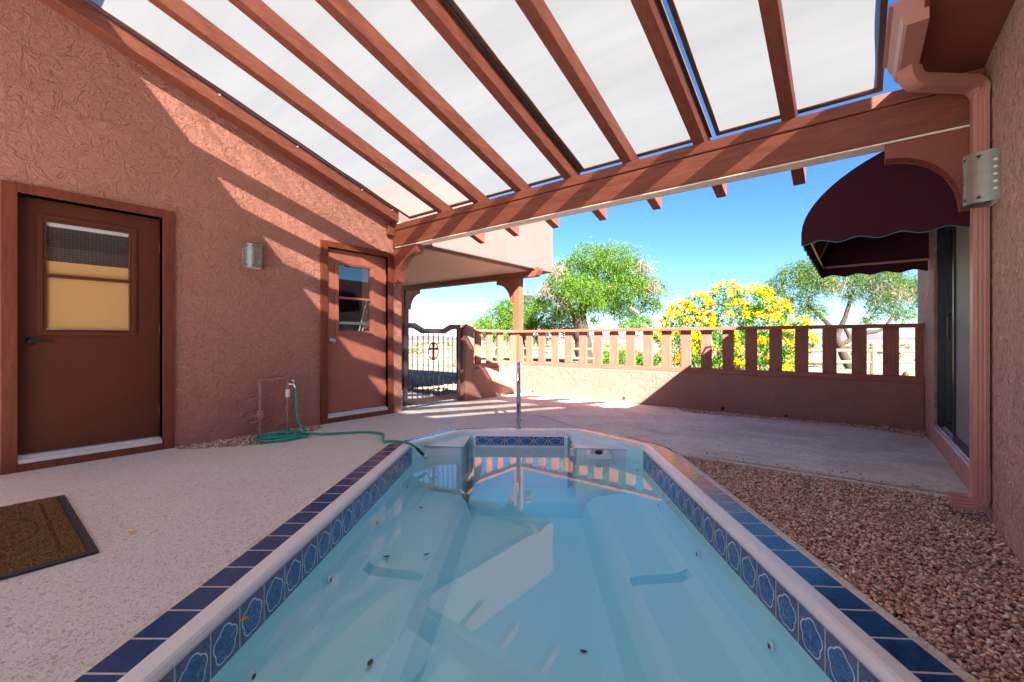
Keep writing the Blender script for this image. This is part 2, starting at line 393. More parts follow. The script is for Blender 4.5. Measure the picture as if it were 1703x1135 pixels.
def wall_holes(mb, axis, c, thick, a0, a1, z0, z1, holes):
    # slab whose visible face lies in plane axis=c and whose body runs to c+thick; holes = (a0,a1,z0,z1)
    A = sorted({a0, a1, *[h[0] for h in holes], *[h[1] for h in holes]}); Z = sorted({z0, z1, *[h[2] for h in holes], *[h[3] for h in holes]})
    pt = (lambda a, z, d: (c+d, a, z)) if axis == 'x' else (lambda a, z, d: (a, c+d, z))
    inh = lambda a, z: any(h[0] < a < h[1] and h[2] < z < h[3] for h in holes)
    solid = {(i, j): not inh((A[i]+A[i+1])/2, (Z[j]+Z[j+1])/2) for i in range(len(A)-1) for j in range(len(Z)-1)}
    for (i, j), s_ in solid.items():
        if not s_: continue
        for d in (0, thick): mb.add([pt(A[i], Z[j], d), pt(A[i+1], Z[j], d), pt(A[i+1], Z[j+1], d), pt(A[i], Z[j+1], d)], [(0, 1, 2, 3)])
        for di, dj, e in ((-1, 0, 'l'), (1, 0, 'r'), (0, -1, 'b'), (0, 1, 't')):
            if solid.get((i+di, j+dj)): continue
            p, q = {'l': ((A[i], Z[j]), (A[i], Z[j+1])), 'r': ((A[i+1], Z[j]), (A[i+1], Z[j+1])),
                    'b': ((A[i], Z[j]), (A[i+1], Z[j])), 't': ((A[i], Z[j+1]), (A[i+1], Z[j+1]))}[e]
            mb.add([pt(*p, 0), pt(*q, 0), pt(*q, thick), pt(*p, thick)], [(0, 1, 2, 3)])

XL, XR, YB, YF = -5.013, .582, 3.673, 6.575
ZB, ZT, SL = 2.275, 2.583, .3246
def zr(y): return ZT+SL*(YB-y)          # underside of the rafters
PA = R(36.154); PU = Vector((math.cos(PA), math.sin(PA), 0)); PV = Vector((-math.sin(PA), math.cos(PA), 0))
def pw(u, v, z=0): return Vector((0, 0, z))+PU*u+PV*v

# ------------------------------------------------------------------ ground
g = MB(); S_ = 6000
def desert_z(x, y):
    return -.05
gx = [-S_, -600, -120, -60, -30, -12, -9.0, XL-.02, XR+.3, 4, 15, 40, 120, 600, S_]; gy = [-S_, -500, -100, -20, -3.3, 6.74, 9, 14, 22, 40, 90, 300, 1200, S_]
for i in range(len(gx)-1):
    for j in range(len(gy)-1):
        if gx[i] >= XL-.03 and gx[i+1] <= XR+.31 and gy[j] >= -3.31 and gy[j+1] <= 6.75: continue
        g.add([(gx[i], gy[j], -.05), (gx[i+1], gy[j], -.05), (gx[i+1], gy[j+1], -.05), (gx[i], gy[j+1], -.05)], [(0, 1, 2, 3)])
tag(g.build('ground', M['ground']), kind='structure')
def in_poly(P_, poly):
    x, y = P_[:, 0], P_[:, 1]; c = np.zeros(len(P_), bool); n = len(poly)
    for i in range(n):
        x0, y0 = poly[i]; x1, y1 = poly[(i+1) % n]
        k = ((y0 > y) != (y1 > y)); c ^= k & (x < (x1-x0)*(y-y0)/(y1-y0+1e-12)+x0)
    return c
# the courtyard floor below the gravel, with the pool's hole left open
def poly_sheet(name, outer, holes, z, mat, kind='structure', skirt=0):
    pl = [[Vector((x, y, 0)) for x, y in outer]]+[[Vector((x, y, 0)) for x, y in h] for h in holes]
    flat = [p for l in pl for p in l]; ed = []; k = 0
    for l in pl: ed += [(k+i, k+(i+1) % len(l)) for i in range(len(l))]; k += len(l)
    cv, ce, cf = delaunay_2d_cdt([Vector((p.x, p.y)) for p in flat], ed, [], 0, 1e-6)[:3]
    cen = np.array([[sum(cv[i].x for i in f)/len(f), sum(cv[i].y for i in f)/len(f)] for f in cf])
    ok = in_poly(cen, outer)
    for h in holes: ok &= ~in_poly(cen, h)
    mb = MB(); mb.add([(p.x, p.y, z) for p in cv], [tuple(f) for f, q in zip(cf, ok) if q])
    if skirt:
        for l in pl:
            for i in range(len(l)):
                a, b = l[i], l[(i+1) % len(l)]
                mb.add([(a.x, a.y, z), (b.x, b.y, z), (b.x, b.y, z-skirt), (a.x, a.y, z-skirt)], [(0, 1, 2, 3)])
    o = mb.build(name, mat)
    return tag(o, kind=kind)
# pool outlines in the pool's own frame
def rounded(pts, rad, n=6):
    out = []
    N = len(pts)
    for i in range(N):
        p, a, b = Vector(pts[i]), Vector(pts[i-1]), Vector(pts[(i+1) % N]); r = rad[i] if isinstance(rad, list) else rad
        u, v = (a-p).normalized(), (b-p).normalized(); ang = u.angle(v); d = min(r/math.tan(ang/2), .45*min((a-p).length, (b-p).length))
        s, e = p+u*d, p+v*d
        for k in range(n+1):
            t = k/n; out.append((1-t)**2*s+2*t*(1-t)*p+t*t*e)
    return out
RIM = rounded([(-1.185, 1.0), (-.7, .45), (.65, .45), (1.13, 1.0), (1.13, 4.10), (.56, 4.815), (-.74, 4.785), (-1.20, 4.10)], [.2, .2, .2, .2, .28, .3, .3, .12])
# (counter-clockwise seen from above is u right, v up)
def offset(poly, s):    # s > 0 inwards
    N = len(poly); out = []
    area = sum(poly[i].x*poly[(i+1) % N].y-poly[(i+1) % N].x*poly[i].y for i in range(N))
    sg = 1 if area > 0 else -1
    for i in range(N):
        d1 = (poly[i]-poly[i-1]); d2 = (poly[(i+1) % N]-poly[i])
        if d1.length < 1e-6: d1 = d2
        if d2.length < 1e-6: d2 = d1
        n1 = Vector((-d1.y, d1.x)).normalized()*sg; n2 = Vector((-d2.y, d2.x)).normalized()*sg
        m = (n1+n2).normalized(); out.append(poly[i]+m*(s/max(.5, m.dot(n1))))
    return out
def ring(mb, poly, prof, uvw=None, close=True):    # prof: (inward offset, z)
    rings = [[pw(p.x, p.y, z) for p in offset(poly, s)] for s, z in prof]; N = len(poly)
    L = [0]
    for i in range(N): L.append(L[-1]+(poly[(i+1) % N]-poly[i]).length)
    for k in range(len(rings)-1):
        a, b = rings[k], rings[k+1]
        for i in range(N):
            j = (i+1) % N
            u0, u1 = L[i]/(uvw or 1), L[i+1]/(uvw or 1); v0, v1 = k/(len(rings)-1), (k+1)/(len(rings)-1)
            mb.add([a[i], a[j], b[j], b[i]], [(0, 1, 2, 3)], [[(u0, v0), (u1, v0), (u1, v1), (u0, v1)]])
TILE_OUT = offset(RIM, -.145)
tile_w = [(pw(p.x, p.y).x, pw(p.x, p.y).y) for p in TILE_OUT]
# right-hand tiles run a little wider in a straight line: gravel side boundary
A0 = pw(1.325, 1.0); A1 = pw(1.325, 4.23)
left_strip = [(XL, 1.22), (-4.86, 1.25), (-4.69, 1.475), (-4.50, 1.76), (-4.47, 1.9), (-4.52, 2.05), (-4.60, 2.25), (-4.80, 2.55), (-4.99, 2.66), (XL, 2.68)]
rear_strip = [(XR, 6.05), (.45, 6.19), (.10, 6.36), (-.7, 6.37), (-1.3, 6.31), (-1.75, 6.25), (-1.95, 6.33), (-2.05, 6.5), (-2.1, 6.62), (XR, 6.62)]
outer = [(XL, -3.3), (XR, -3.3), (XR, .45)]
gr0 = pw(1.325, 1.05)
outer += [(gr0.x, gr0.y)]
gr1 = pw(1.325, 4.22); outer += [(gr1.x, gr1.y), (-1.30, 3.96), (-.6, 3.985), (.1, 3.99), (XR, 4.02)]
outer += [(XR, 6.05), (.45, 6.19), (.10, 6.36), (-.7, 6.37), (-1.3, 6.31), (-1.75, 6.25), (-1.95, 6.33), (-2.05, 6.5), (-2.1, 6.62), (-5.05, 6.62), (-5.05, 5.2), (XL-.18, 5.2), (XL-.18, 4.0), (XL, 3.83)]
outer += list(reversed(left_strip))
clean = outer
inner_hole = [(pw(p.x, p.y).x, pw(p.x, p.y).y) for p in offset(RIM, .03)]
poly_sheet('patio', clean, [inner_hole], 0.0, M['deck'], skirt=.1)
# smooth trowelled slab in front of the sliding door and round to the gate
slab = [(-1.29, 3.965), (-.6, 3.99), (.1, 3.995), (XR-.004, 4.025), (XR-.004, 6.045), (.45, 6.185), (.10, 6.355), (-.7, 6.365), (-1.3, 6.305), (-1.755, 6.245), (-1.95, 6.32), (-2.05, 6.49), (-2.11, 6.57), (-4.98, 6.57), (-4.98, 5.3), (-5.1, 5.1), (-5.1, 4.05), (-4.95, 3.78), (-4.5, 4.0), (-3.9, 4.35), (-3.5, 4.75), (-3.2, 4.75), (-2.5, 4.36), (-2.0, 4.3), (-1.55, 4.1)]
poly_sheet('concrete_slab', slab, [], .004, M['slab'])
box('slab_edge', M['slab'], None, -1.28, XR, 3.935, 3.962, -.06, .002, .004)['kind'] = 'structure'
poly_sheet('bounce_patio', [(-9, -14), (6, -14), (6, -3.31), (-9, -3.31)], [], -.004, M['slab_bounce'])  # unseen pale slab behind the camera, added to bounce sunlight into the courtyard
path = [(-9.0, 3.5), (-5.19, 3.7), (-5.19, 5.25), (-9.0, 5.6)]
poly_sheet('path', path, [], -.005, M['slab'], skirt=.06)
poly_sheet('gravel_soil', [(XL-.02, -3.3), (XR+.02, -3.3), (XR+.02, 6.64), (XL-.02, 6.64)], [inner_hole], -.045, M['soil'])
# loose gravel: real little stones in each bed
ICO_V = None
def icosa():
    p = (1+5**.5)/2
    v = np.array([(-1, p, 0), (1, p, 0), (-1, -p, 0), (1, -p, 0), (0, -1, p), (0, 1, p), (0, -1, -p), (0, 1, -p), (p, 0, -1), (p, 0, 1), (-p, 0, -1), (-p, 0, 1)], float)
    f = np.array([(0, 11, 5), (0, 5, 1), (0, 1, 7), (0, 7, 10), (0, 10, 11), (1, 5, 9), (5, 11, 4), (11, 10, 2), (10, 7, 6), (7, 1, 8), (3, 9, 4), (3, 4, 2), (3, 2, 6), (3, 6, 8), (3, 8, 9), (4, 9, 5), (2, 4, 11), (6, 2, 10), (8, 6, 7), (9, 8, 1)])
    return v/np.linalg.norm(v[0]), f
def rotmats(n, tilt=1.0):
    a = rng.uniform(0, 2*np.pi, n); b = rng.normal(0, .45*tilt, n); c = rng.normal(0, .45*tilt, n)
    ca, sa, cb, sb, cc, s_ = np.cos(a), np.sin(a), np.cos(b), np.sin(b), np.cos(c), np.sin(c)
    Rz = np.zeros((n, 3, 3)); Rz[:, 0, 0] = ca; Rz[:, 0, 1] = -sa; Rz[:, 1, 0] = sa; Rz[:, 1, 1] = ca; Rz[:, 2, 2] = 1
    Rx = np.zeros((n, 3, 3)); Rx[:, 0, 0] = 1; Rx[:, 1, 1] = cb; Rx[:, 1, 2] = -sb; Rx[:, 2, 1] = sb; Rx[:, 2, 2] = cb
    Ry = np.zeros((n, 3, 3)); Ry[:, 1, 1] = 1; Ry[:, 0, 0] = cc; Ry[:, 0, 2] = s_; Ry[:, 2, 0] = -s_; Ry[:, 2, 2] = cc
    return Rx @ Ry @ Rz
def stones(name, pts, size, mat, flat=.55, label=None):
    n = len(pts); iv, f = icosa()
    sz = size*rng.uniform(.55, 1.35, n)[:, None]*np.column_stack([rng.uniform(.8, 1.5, n), rng.uniform(.6, 1.0, n), rng.uniform(flat*.7, flat*1.3, n)])
    V = iv[None]*(1+rng.uniform(-.22, .22, (n, 12, 1)))*sz[:, None, :]
    V = np.einsum('nij,nkj->nki', rotmats(n), V)+pts[:, None, :]
    F = (f[None]+12*np.arange(n)[:, None, None]).reshape(-1, 3)
    return tag(mesh_np(name, V.reshape(-1, 3), F, mat), kind='stuff')
def scatter(poly, dens, z0=-.03, z1=-.004, margin=0):
    a = np.array(poly); lo, hi = a.min(0), a.max(0); n = int(dens*np.prod(hi-lo))
    p = rng.uniform(lo, hi, (n, 2)); p = p[in_poly(p, poly)]
    z = rng.uniform(z0, z1, len(p))
    return np.column_stack([p, z])
bed = [(XR, .8), (gr0.x+.02, gr0.y), (gr1.x+.02, gr1.y), (-1.25, 3.93), (.1, 3.93), (XR, 3.96)]
stray = np.array([[random.uniform(-1.1, .5), 4.0+abs(random.gauss(0, .09)), .008] for _ in range(46)]+[list(left_strip[random.randrange(2, 8)])+[.006] for _ in range(8)])
stray[-8:, 0] += rng.uniform(.03, .28, 8); stray[-8:, 1] += rng.uniform(-.2, .2, 8)
stones('gravel', np.vstack([scatter(bed, 13500, -.035, -.006), stray]), .0086, M['pebble'])
stones('gravel_strip', scatter(left_strip, 8000, -.03, .006), .0105, M['pebble'])
stones('gravel_strip', scatter(rear_strip, 6500, -.03, .004), .0105, M['pebble'])
dz = scatter([(-24, 6.9), (6, 6.9), (16, 45), (-55, 45)], 5.2, -.06, -.03)
stones('desert_stones', dz, .035, M['desert_stone'], .7)
dz = scatter([(-9.5, 5.6), (-5.2, 5.25), (-5.3, 8.2), (-12, 9.5)], 260, -.05, -.03)
stones('desert_gravel', dz, .022, M['desert_stone'], .6)
# low distant hills
hb = MB(); ang0, ang1, nh = R(-40), R(100), 150; prev = None
for i in range(nh+1):
    a = ang0+(ang1-ang0)*i/nh; d = 4200
    h = 30+55*max(0, noise.noise((a*5, .3, 0))+.35)+30*noise.noise((a*19, 1.3, 0))+9*noise.noise((a*60, 3, 0))
    h = max(14, h); x, y = -math.sin(a), math.cos(a)
    cur = [(x*d*.86, y*d*.86, -1), (x*d*.95, y*d*.95, h*.55), (x*d, y*d, h), (x*d*1.15, y*d*1.15, -1)]
    if prev: 
        for k in range(3): hb.add([prev[k], cur[k], cur[k+1], prev[k+1]], [(0, 1, 2, 3)])
    prev = cur
tag(hb.build('hills', M['hill']), kind='structure')

# ------------------------------------------------------------------ left house
LH = thing('stucco_house', 'terracotta stucco house wall with two brown half-glass doors along the left of the pool', 'house', (XL, 1.2, 0))
D1 = (.262, 1.145, 0.0, 2.13); D2 = (2.735, 3.60, 0.0, 2.13)
mb = MB(); wall_holes(mb, 'x', XL, -.22, -3.3, 3.83, -.06, 2.6, [D1, D2]); mb.prism([(-3.3, 2.6), (3.83, 2.6), (3.83, zr(3.83)+.13), (-3.3, zr(-3.3)+.13)], lambda p, q: (XL, p, q), lambda p, q: (XL-.22, p, q))
mb.add([(XL-.22, 3.83, -.06), (-8.9, 3.83, -.06), (-8.9, 3.83, 2.66), (XL-.22, 3.83, 2.66)], [(0, 1, 2, 3)])
mb.build('wall', M['stucco'], LH)
mb = MB(); mb.prism([(-3.1, zr(-3.1)+.18), (.53, zr(.53)+.18), (.53, zr(.53)+.30), (-3.1, zr(-3.1)+.30)], lambda p, q: (XL-.22, p, q), lambda p, q: (4.4, p, q)); mb.build('patio_roof', M['patio_roof'], LH)
box('sun_block_fascia', M['patio_roof'], LH, XL-.2, 4.4, -3.25, -3.11, 3.72, zr(-3.1)+.30)  # unseen hanging board behind the camera, added to keep sun off the floor
mb = MB().box(XL-3.9, XL-.24, -3.3, 3.8, 2.4, 2.55); mb.build('roof', M['soffit'], LH)
def make_door(y0, y1, rec, mdoor, win, knob, dark):
    xs = XL-rec                      # face of the door leaf
    d = MB(); wall_holes(d, 'x', xs, -.045, y0, y1, .115, 2.125, [win])
    leaf = d.build('door', mdoor, LH, .002)
    f = MB()                           # casing boards proud of the stucco
    fw = .085
    for a, b in ((y0-fw, y0), (y1, y1+fw)): f.box(XL-rec-.02, XL+.022, a, b, -.02, 2.2)
    f.box(XL-rec-.02, XL+.0225, y0, y1, 2.13, 2.2005)
    f.box(XL-rec-.02, XL+.021, y0, y1, -.02, .058)
    f.build('door_frame', M['trim'], leaf, .004)
    t = MB().box(XL-rec-.03, XL+.012, y0+.001, y1-.001, .0585, .092).box(XL-rec+.0, XL-.018, y0+.002, y1-.002, .0925, .108)
    t.build('threshold', M['alu'], leaf, .003)
    a, b, c, e = win; w = MB(); m = .032
    for q in ((a-m, a, c-m, e+m), (b, b+m, c-m, e+m), (a, b, c-m, c), (a, b, e, e+m)): w.box(xs-.02, xs+.014, *q)
    m2 = .018
    for q in ((a+.0, a+m2, c, e), (b-m2, b, c, e), (a+m2, b-m2, c, c+m2), (a+m2, b-m2, e-m2, e)): w.box(xs-.035, xs+.005, *q)
    mid = (c+e)/2-.0
    w.box(xs-.03, xs+.010, a+m2, b-m2, mid-.013, mid+.013)
    w.build('window_trim', mdoor, leaf, .003)
    MB().box(xs-.026, xs-.022, a+m2+.001, b-m2-.001, c+m2+.001, e-m2-.001).build('glass_pane', M['glass'], leaf)
    hy = y0+.075
    if knob == 'lever':
        h = MB(); h.tube([(xs, hy, 1.0), (xs+.012, hy, 1.0)], [.033, .030], 20); h.tube([(xs+.012, hy, 1.0), (xs+.05, hy, 1.0)], .011, 12)
        h.tube(smooth_path([(xs+.05, hy-.012, 1.0), (xs+.052, hy+.03, 1.003), (xs+.05, hy+.07, .995), (xs+.045, hy+.115, .997)], 5), [.012]*5+[.010]*5+[.008]*6, 10)
        h.build('handle', M['black'], leaf, smooth=True)
    else:
        h = MB(); h.tube([(xs, hy, 1.0), (xs+.01, hy, 1.0)], [.033, .028], 20); h.tube([(xs+.01, hy, 1.0), (xs+.03, hy, 1.0), (xs+.04, hy, 1.0), (xs+.055, hy, 1.0), (xs+.066, hy, 1.0), (xs+.068, hy, 1)], [.012, .012, .024, .029, .022, .004], 18)
        h.build('handle', M['steel'], leaf, smooth=True)
    for hz in (.35, 1.1, 1.85):
        MB().tube([(xs+.006, y1-.003, hz-.045), (xs+.006, y1-.003, hz+.045)], .007, 8).build('hinge', mdoor, leaf)
    return leaf, (a, b, c, e, mid, xs)
leaf1, (a, b, c, e, mid, xs) = make_door(D1[0], D1[1], .085, M['door_dark'], (.402, .945, 1.075, 1.975), 'lever', 1)
leaf1['label'] = 'dark brown door with tan screened window and black lever'
MB().box(xs-.0205, xs-.017, a+.019, b-.019, c+.019, mid-.014).build('tan_screen', M['blind'], leaf1)
MB().box(xs-.0205, xs-.017, a+.019, b-.019, mid+.014, mid+.12).build('tan_screen', M['blind'], leaf1)
MB().box(xs-.040, xs-.036, a, b, mid+.0, e).build('lattice_curtain', M['lattice'], leaf1)
MB().box(xs-.020, xs-.014, a+.02, b-.02, e-.05, e-.019).build('blind_rail', M['alu'], leaf1)
leaf2, (a, b, c, e, mid, xs) = make_door(D2[0], D2[1], .045, M['door_red'], (2.892, 3.38, 1.105, 1.965), 'knob', 0)
leaf2['label'] = 'reddish brown door with clear sash window and round knob'
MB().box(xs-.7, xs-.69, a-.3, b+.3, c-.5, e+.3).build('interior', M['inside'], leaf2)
MB().box(xs-.05, xs-.045, a+.0, b-.0, c+.10, c+.135).build('sash_rail', M['screen'], leaf2)
MB().tube([(xs-.07, a+.34, c), (xs-.07, b-.03, c+.42)], .009, 8).tube([(xs-.09, a+.40, c), (xs-.09, b-.01, c+.30)], .009, 8).build('folded_stand', M['alu'], leaf2)

# ------------------------------------------------------------------ right house
RH = thing('stucco_house', 'rough pink stucco house wall with a sliding glass door on the right side', 'house', (XR, 3, 0))
SD = (4.16, 5.87, .145, 2.12)
mb = MB(); wall_holes(mb, 'x', XR, .2, -2.3, 7.34, -.08, 2.62, [SD]); mb.add([(XR, 7.34, -.08), (4.6, 7.34, -.08), (4.6, 7.34, 2.62), (XR, 7.34, 2.62)], [(0, 1, 2, 3)])
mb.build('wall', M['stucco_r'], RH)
mb = MB(); s0 = .265
mb.prism([(s0, 2.588), (XR-.001, 2.605), (2.2, 2.625), (4.6, 2.63), (4.6, 3.2), (2.4, 3.1), (s0, 2.66)], lambda p, q: (p, -2.3, q), lambda p, q: (p, 3.85, q)); mb.build('roof', M['brace'], RH)
mb = MB(); mb.prism([(-3.3, 2.7), (3.15, 2.7), (3.15, zr(3.15)+.47), (-3.3, zr(-3.3)+.47)], lambda p, q: (.60, p, q), lambda p, q: (.80, p, q)); mb.build('parapet', M['stucco_r'], RH)  # unseen sloped wall, added to block sun through the gap beside the cloth
box('fascia', M['beamY'], RH, s0-.02, s0-.001, -1.7, 3.48, 2.56, 2.70)
box('roof', M['soffit'], RH, XR+.2, 4.6, 3.55, 7.3, 2.5, 2.6)
fr = MB(); y0, y1, z0, z1 = SD; w = .045; X0, X1 = XR+.02, XR+.12
for q in ((y0, y0+w, z0, z1), (y1-w, y1, z0, z1), (y0+w, y1-w, z1-w, z1)): fr.box(X0, X1, *q)
sd = fr.build('sliding_door', M['bronze'], RH, .003)
ym = (y0+y1)/2
p = MB()
for q in ((y0+w, y0+w+.05, z0+.03, z1-w), (ym-.02, ym+.03, z0+.03, z1-w), (y0+w+.05, ym-.02, z0+.03, z0+.09), (y0+w+.05, ym-.02, z1-w-.05, z1-w)): p.box(X0+.008, X0+.04, *q)
for q in ((ym+.0, ym+.05, z0+.03, z1-w), (y1-w-.05, y1-w, z0+.03, z1-w), (ym+.05, y1-w-.05, z0+.03, z0+.09), (ym+.05, y1-w-.05, z1-w-.05, z1-w)): p.box(X0+.05, X0+.082, *q)
p.build('sash', M['bronze'], sd, .002)
MB().box(X0+.022, X0+.026, y0+w+.05, ym-.02, z0+.09, z1-w-.05).build('screen', M['screen'], sd)
MB().box(X0+.064, X0+.068, ym+.05, y1-w-.05, z0+.09, z1-w-.05).build('glass', M['glass_dark'], sd)
MB().box(X0-.016, X1, y0, y1, z0-.0, z0+.028).box(X0+.0, X0+.004, y0, y1, z0+.028, z0+.04).box(X0+.044, X0+.048, y0, y1, z0+.028, z0+.04).build('track', M['alu'], sd)
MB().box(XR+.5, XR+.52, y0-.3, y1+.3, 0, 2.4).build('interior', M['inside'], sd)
MB().tube([(X0-.0, ym+.02, 1.0), (X0-.018, ym+.02, 1.02), (X0-.018, ym+.02, 1.2), (X0, ym+.02, 1.22)], .008, 8).build('handle', M['black'], sd)

# ------------------------------------------------------------------ porch beyond the gate
PO = thing('covered_porch', 'sunlit pink stucco porch roof on brown posts beyond the metal gate', 'porch', (-6.5, 5.5, 0))
mb = MB().box(-8.9, -4.7, 3.86, 7.235, 2.325, 3.31); mb.build('parapet', M['stucco_par'], PO, .02)
MB().box(-8.8, -4.85, 3.9, 7.15, 2.30, 2.322).build('ceiling', M['soffit'], PO)
mb = MB(); mb.prism([(-8.9, 2.195), (-4.70, 2.195), (-4.66, 2.215), (-4.60, 2.30), (-4.60, 2.345), (-4.70, 2.345), (-4.70, 2.299), (-8.9, 2.299)], lambda p, q: (p, 6.60, q), lambda p, q: (p, 6.74, q)); mb.build('beam', M['beamX'], PO, .004)
mb = MB().box(-8.9, -4.75, 3.87, 3.97, 2.195, 2.299); mb.build('beam', M['beamX'], PO, .004)
for xa in (-5.205, -8.68): box('post', M['postZ'], PO, xa, xa+.14, 6.605, 6.745, -.05, 2.194, .008)
def brace_poly(w, h, t):   # knee brace: solid outer corner, concave circular cut
    pts = [(0, 0), (w, 0), (w, -.095)]
    for i in range(13):
        a = R(90*i/12); pts.append((w-.005-(w-.10)*math.sin(a), -.095-(h-.10)*(1-math.cos(a))))
    pts += [(.095, -h), (0, -h)]
    return pts
def knee(name, parent, x, y0, y1, z, sx, w, h, mat):
    po = brace_poly(w, h, .1); mb = MB()
    mb.prism([(x+sx*p, z+q) for p, q in po], lambda p, q: (p, y0, q), lambda p, q: (p, y1, q)); return mb.build(name, mat, parent, .006)
knee('bracket', PO, -5.206, 6.625, 6.725, 2.194, -1, .44, .45, M['brace'])
knee('bracket', PO, -8.539, 6.625, 6.725, 2.194, 1, .44, .45, M['brace'])

# ------------------------------------------------------------------ pergola
PG = thing('pergola', 'brown timber pergola with sloping rafters and pale shade cloth over the pool', 'pergola', (-2.2, YB, 0))
mb = MB(); mb.box(XL+.002, XR-.002, YB, YB+.145, ZB, 2.497); mb.build('beam', M['beamX'], PG, .008)
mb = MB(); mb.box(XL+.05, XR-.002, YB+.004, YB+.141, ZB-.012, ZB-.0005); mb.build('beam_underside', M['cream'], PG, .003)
mb = MB(); mb.box(XL+.06, XR-.002, YB-.012, YB+.155, 2.4985, ZT-.001); mb.build('top_plate', M['beamX'], PG, .008)
def rafter(x0, x1, y0, y1, name='rafter', dep=.14, mat=None, jag=True):
    pts = []
    n = 14; off = random.random()*50
    mb = MB(); vs = []
    prof = [(x0, 0), (x1, 0), (x1, dep), (x0, dep)]; N = n+1
    for i in range(N):
        y = y0+(y1-y0)*i/n
        for k, (x, d) in enumerate(prof):
            w = .0035*noise.noise((y*1.1+off, k*7.3, x))
            vs.append((x+w, y, zr(y)+d+.0025*noise.noise((y*1.7, k*3.1+off, 0))))
    fs = [(i*4+k, i*4+(k+1) % 4, (i+1)*4+(k+1) % 4, (i+1)*4+k) for i in range(n) for k in range(4)]+[(3, 2, 1, 0), tuple(n*4+k for k in range(4))]
    mb.add(vs, fs); return mb.build(name, mat or M['beamY'], PG, .006)
RX = [-.388-.6096*k for k in range(7)]
for k, x in enumerate(RX): rafter(x-.045, x+.044, -1.7, 4.43+random.uniform(-.015, .02))
rafter(XL+.001, XL+.165, -1.7, 3.66, 'ledger', .15)
box('ledger_foot', M['beamY'], PG, XL+.001, XL+.06, YB-.10, YB-.002, 2.43, 2.578, .004)
knee('bracket', PG, XL+.001, YB+.02, YB+.125, ZB-.013, 1, .50, .47, M['brace'])
knee('bracket', PG, XR-.001, YB+.02, YB+.125, ZB-.013, -1, .44, .47, M['brace'])
for (bx_, sx) in ((XL+.001, 1), (XR-.001, -1)):
    w_ = .50 if sx > 0 else .44
    for a_ in (22, 62):
        a = R(a_); px0 = bx_+sx*(w_-.005-(w_-.10)*math.sin(a)); pz0 = ZB-.013-.095-(.47-.10)*(1-math.cos(a)); nd = Vector((sx*math.sin(a)*.37, 0, -math.cos(a)*.0-.25)).normalized()
        q0 = Vector((px0, YB+.072, pz0)); MB().tube([q0+nd*.001, q0+nd*.004], .011, 10).build('bolt', M['reveal'], PG)
def shade(x0, x1, seed):
    mb = MB(); nx, ny = 26, 110; ya, yb = -1.65, 3.80; vs = []
    for j in range(ny+1):
        y = ya+(yb-ya)*j/ny
        for i in range(nx+1):
            x = x0+(x1-x0)*i/nx
            z = zr(y)+.152+.0035*math.sin(y*9+1.2*math.sin(x*2+seed))+.003*noise.noise((x*1.5, y*2.2, seed))
            vs.append((x, y, z))
    fs = [(j*(nx+1)+i, j*(nx+1)+i+1, (j+1)*(nx+1)+i+1, (j+1)*(nx+1)+i) for j in range(ny) for i in range(nx)]
    mb.add(vs, fs); o = mb.build('shade_panel', M['cloth'], PG, smooth=True)
    f = MB(); w, t = .032, .022
    for (a, b) in ((x0-w, x0), (x1, x1+w)):
        f.prism([(ya, zr(ya)+.141), (yb+w, zr(yb+w)+.141), (yb+w, zr(yb+w)+.141+t), (ya, zr(ya)+.141+t)], lambda p, q: (a, p, q), lambda p, q: (b, p, q))
    f.prism([(yb, zr(yb)+.141), (yb+w, zr(yb+w)+.141), (yb+w, zr(yb+w)+.141+t), (yb, zr(yb)+.141+t)], lambda p, q: (x0, p, q), lambda p, q: (x1, p, q))
    f.build('panel_frame', M['frame_dark'], o, .003)
    return o
shade(XL+.21, RX[3]+.035, 1); shade(RX[3]+.11, RX[1]+.03, 5); shade(RX[1]+.125, .10, 9)
for yy in (1.55, 2.3, 3.1, 3.55):        # screw heads along the ledger
    MB().tube([(XL+.166, yy, zr(yy)+.11), (XL+.172, yy, zr(yy)+.11)], .009, 10).build('screw', M['alu'], PG)
for yy in (2.33,): pass

# ------------------------------------------------------------------ low wall, railing, gate
GW = thing('garden_wall', 'low terracotta stucco wall with square drain holes under the slatted railing', 'wall', (-2.2, YF, 0))
mb = MB(); mb.box(-5.22, XR-.001, YF, YF+.16, -.08, .53); mb.build('wall', M['stucco_low'], GW, .02, seg=3)
mb = MB(); mb.box(-5.215, -5.055, 5.31, YF-.001, -.08, .528); mb.build('wall', M['stucco_low'], GW, .02, seg=3)
mb = MB(); mb.prism([(5.13, -.08), (5.32, -.08), (5.32, 1.2), (5.305, 1.25), (5.27, 1.275), (5.18, 1.28), (5.145, 1.26), (5.13, 1.21)], lambda p, q: (-5.22, p, q), lambda p, q: (-5.045, p, q)); mb.build('pier', M['stucco_low'], GW, .02, seg=3)
for x, z, r in ((-4.72, .055, .02), (-2.93, .075, .028), (-1.47, .05, .028), (-.72, .03, .02)):
    MB().tube([(x, YF-.002, z), (x, YF-.0035, z)], r, 9).build('drain_hole', M['reveal'], GW)
RL = thing('slatted_railing', 'brown slatted timber railing with wide flat boards on the low stucco wall', 'railing', (-2.2, YF, .53))
yc0, yc1 = YF+.02, YF+.13
MB().box(-5.20, XR-.002, yc0-.005, yc1+.005, .5305, .60).build('bottom_rail', M['railX'], RL, .006)
MB().box(-5.21, XR-.002, yc0-.02, yc1+.02, 1.145, 1.19).build('top_rail', M['railX'], RL, .006)
MB().box(-5.195, -5.075, 5.33, yc0-.006, .5295, .60).build('bottom_rail', M['railZ'], RL, .006)
MB().box(-5.21, -5.06, 5.33, yc0-.021, 1.144, 1.189).build('top_rail', M['railZ'], RL, .006)
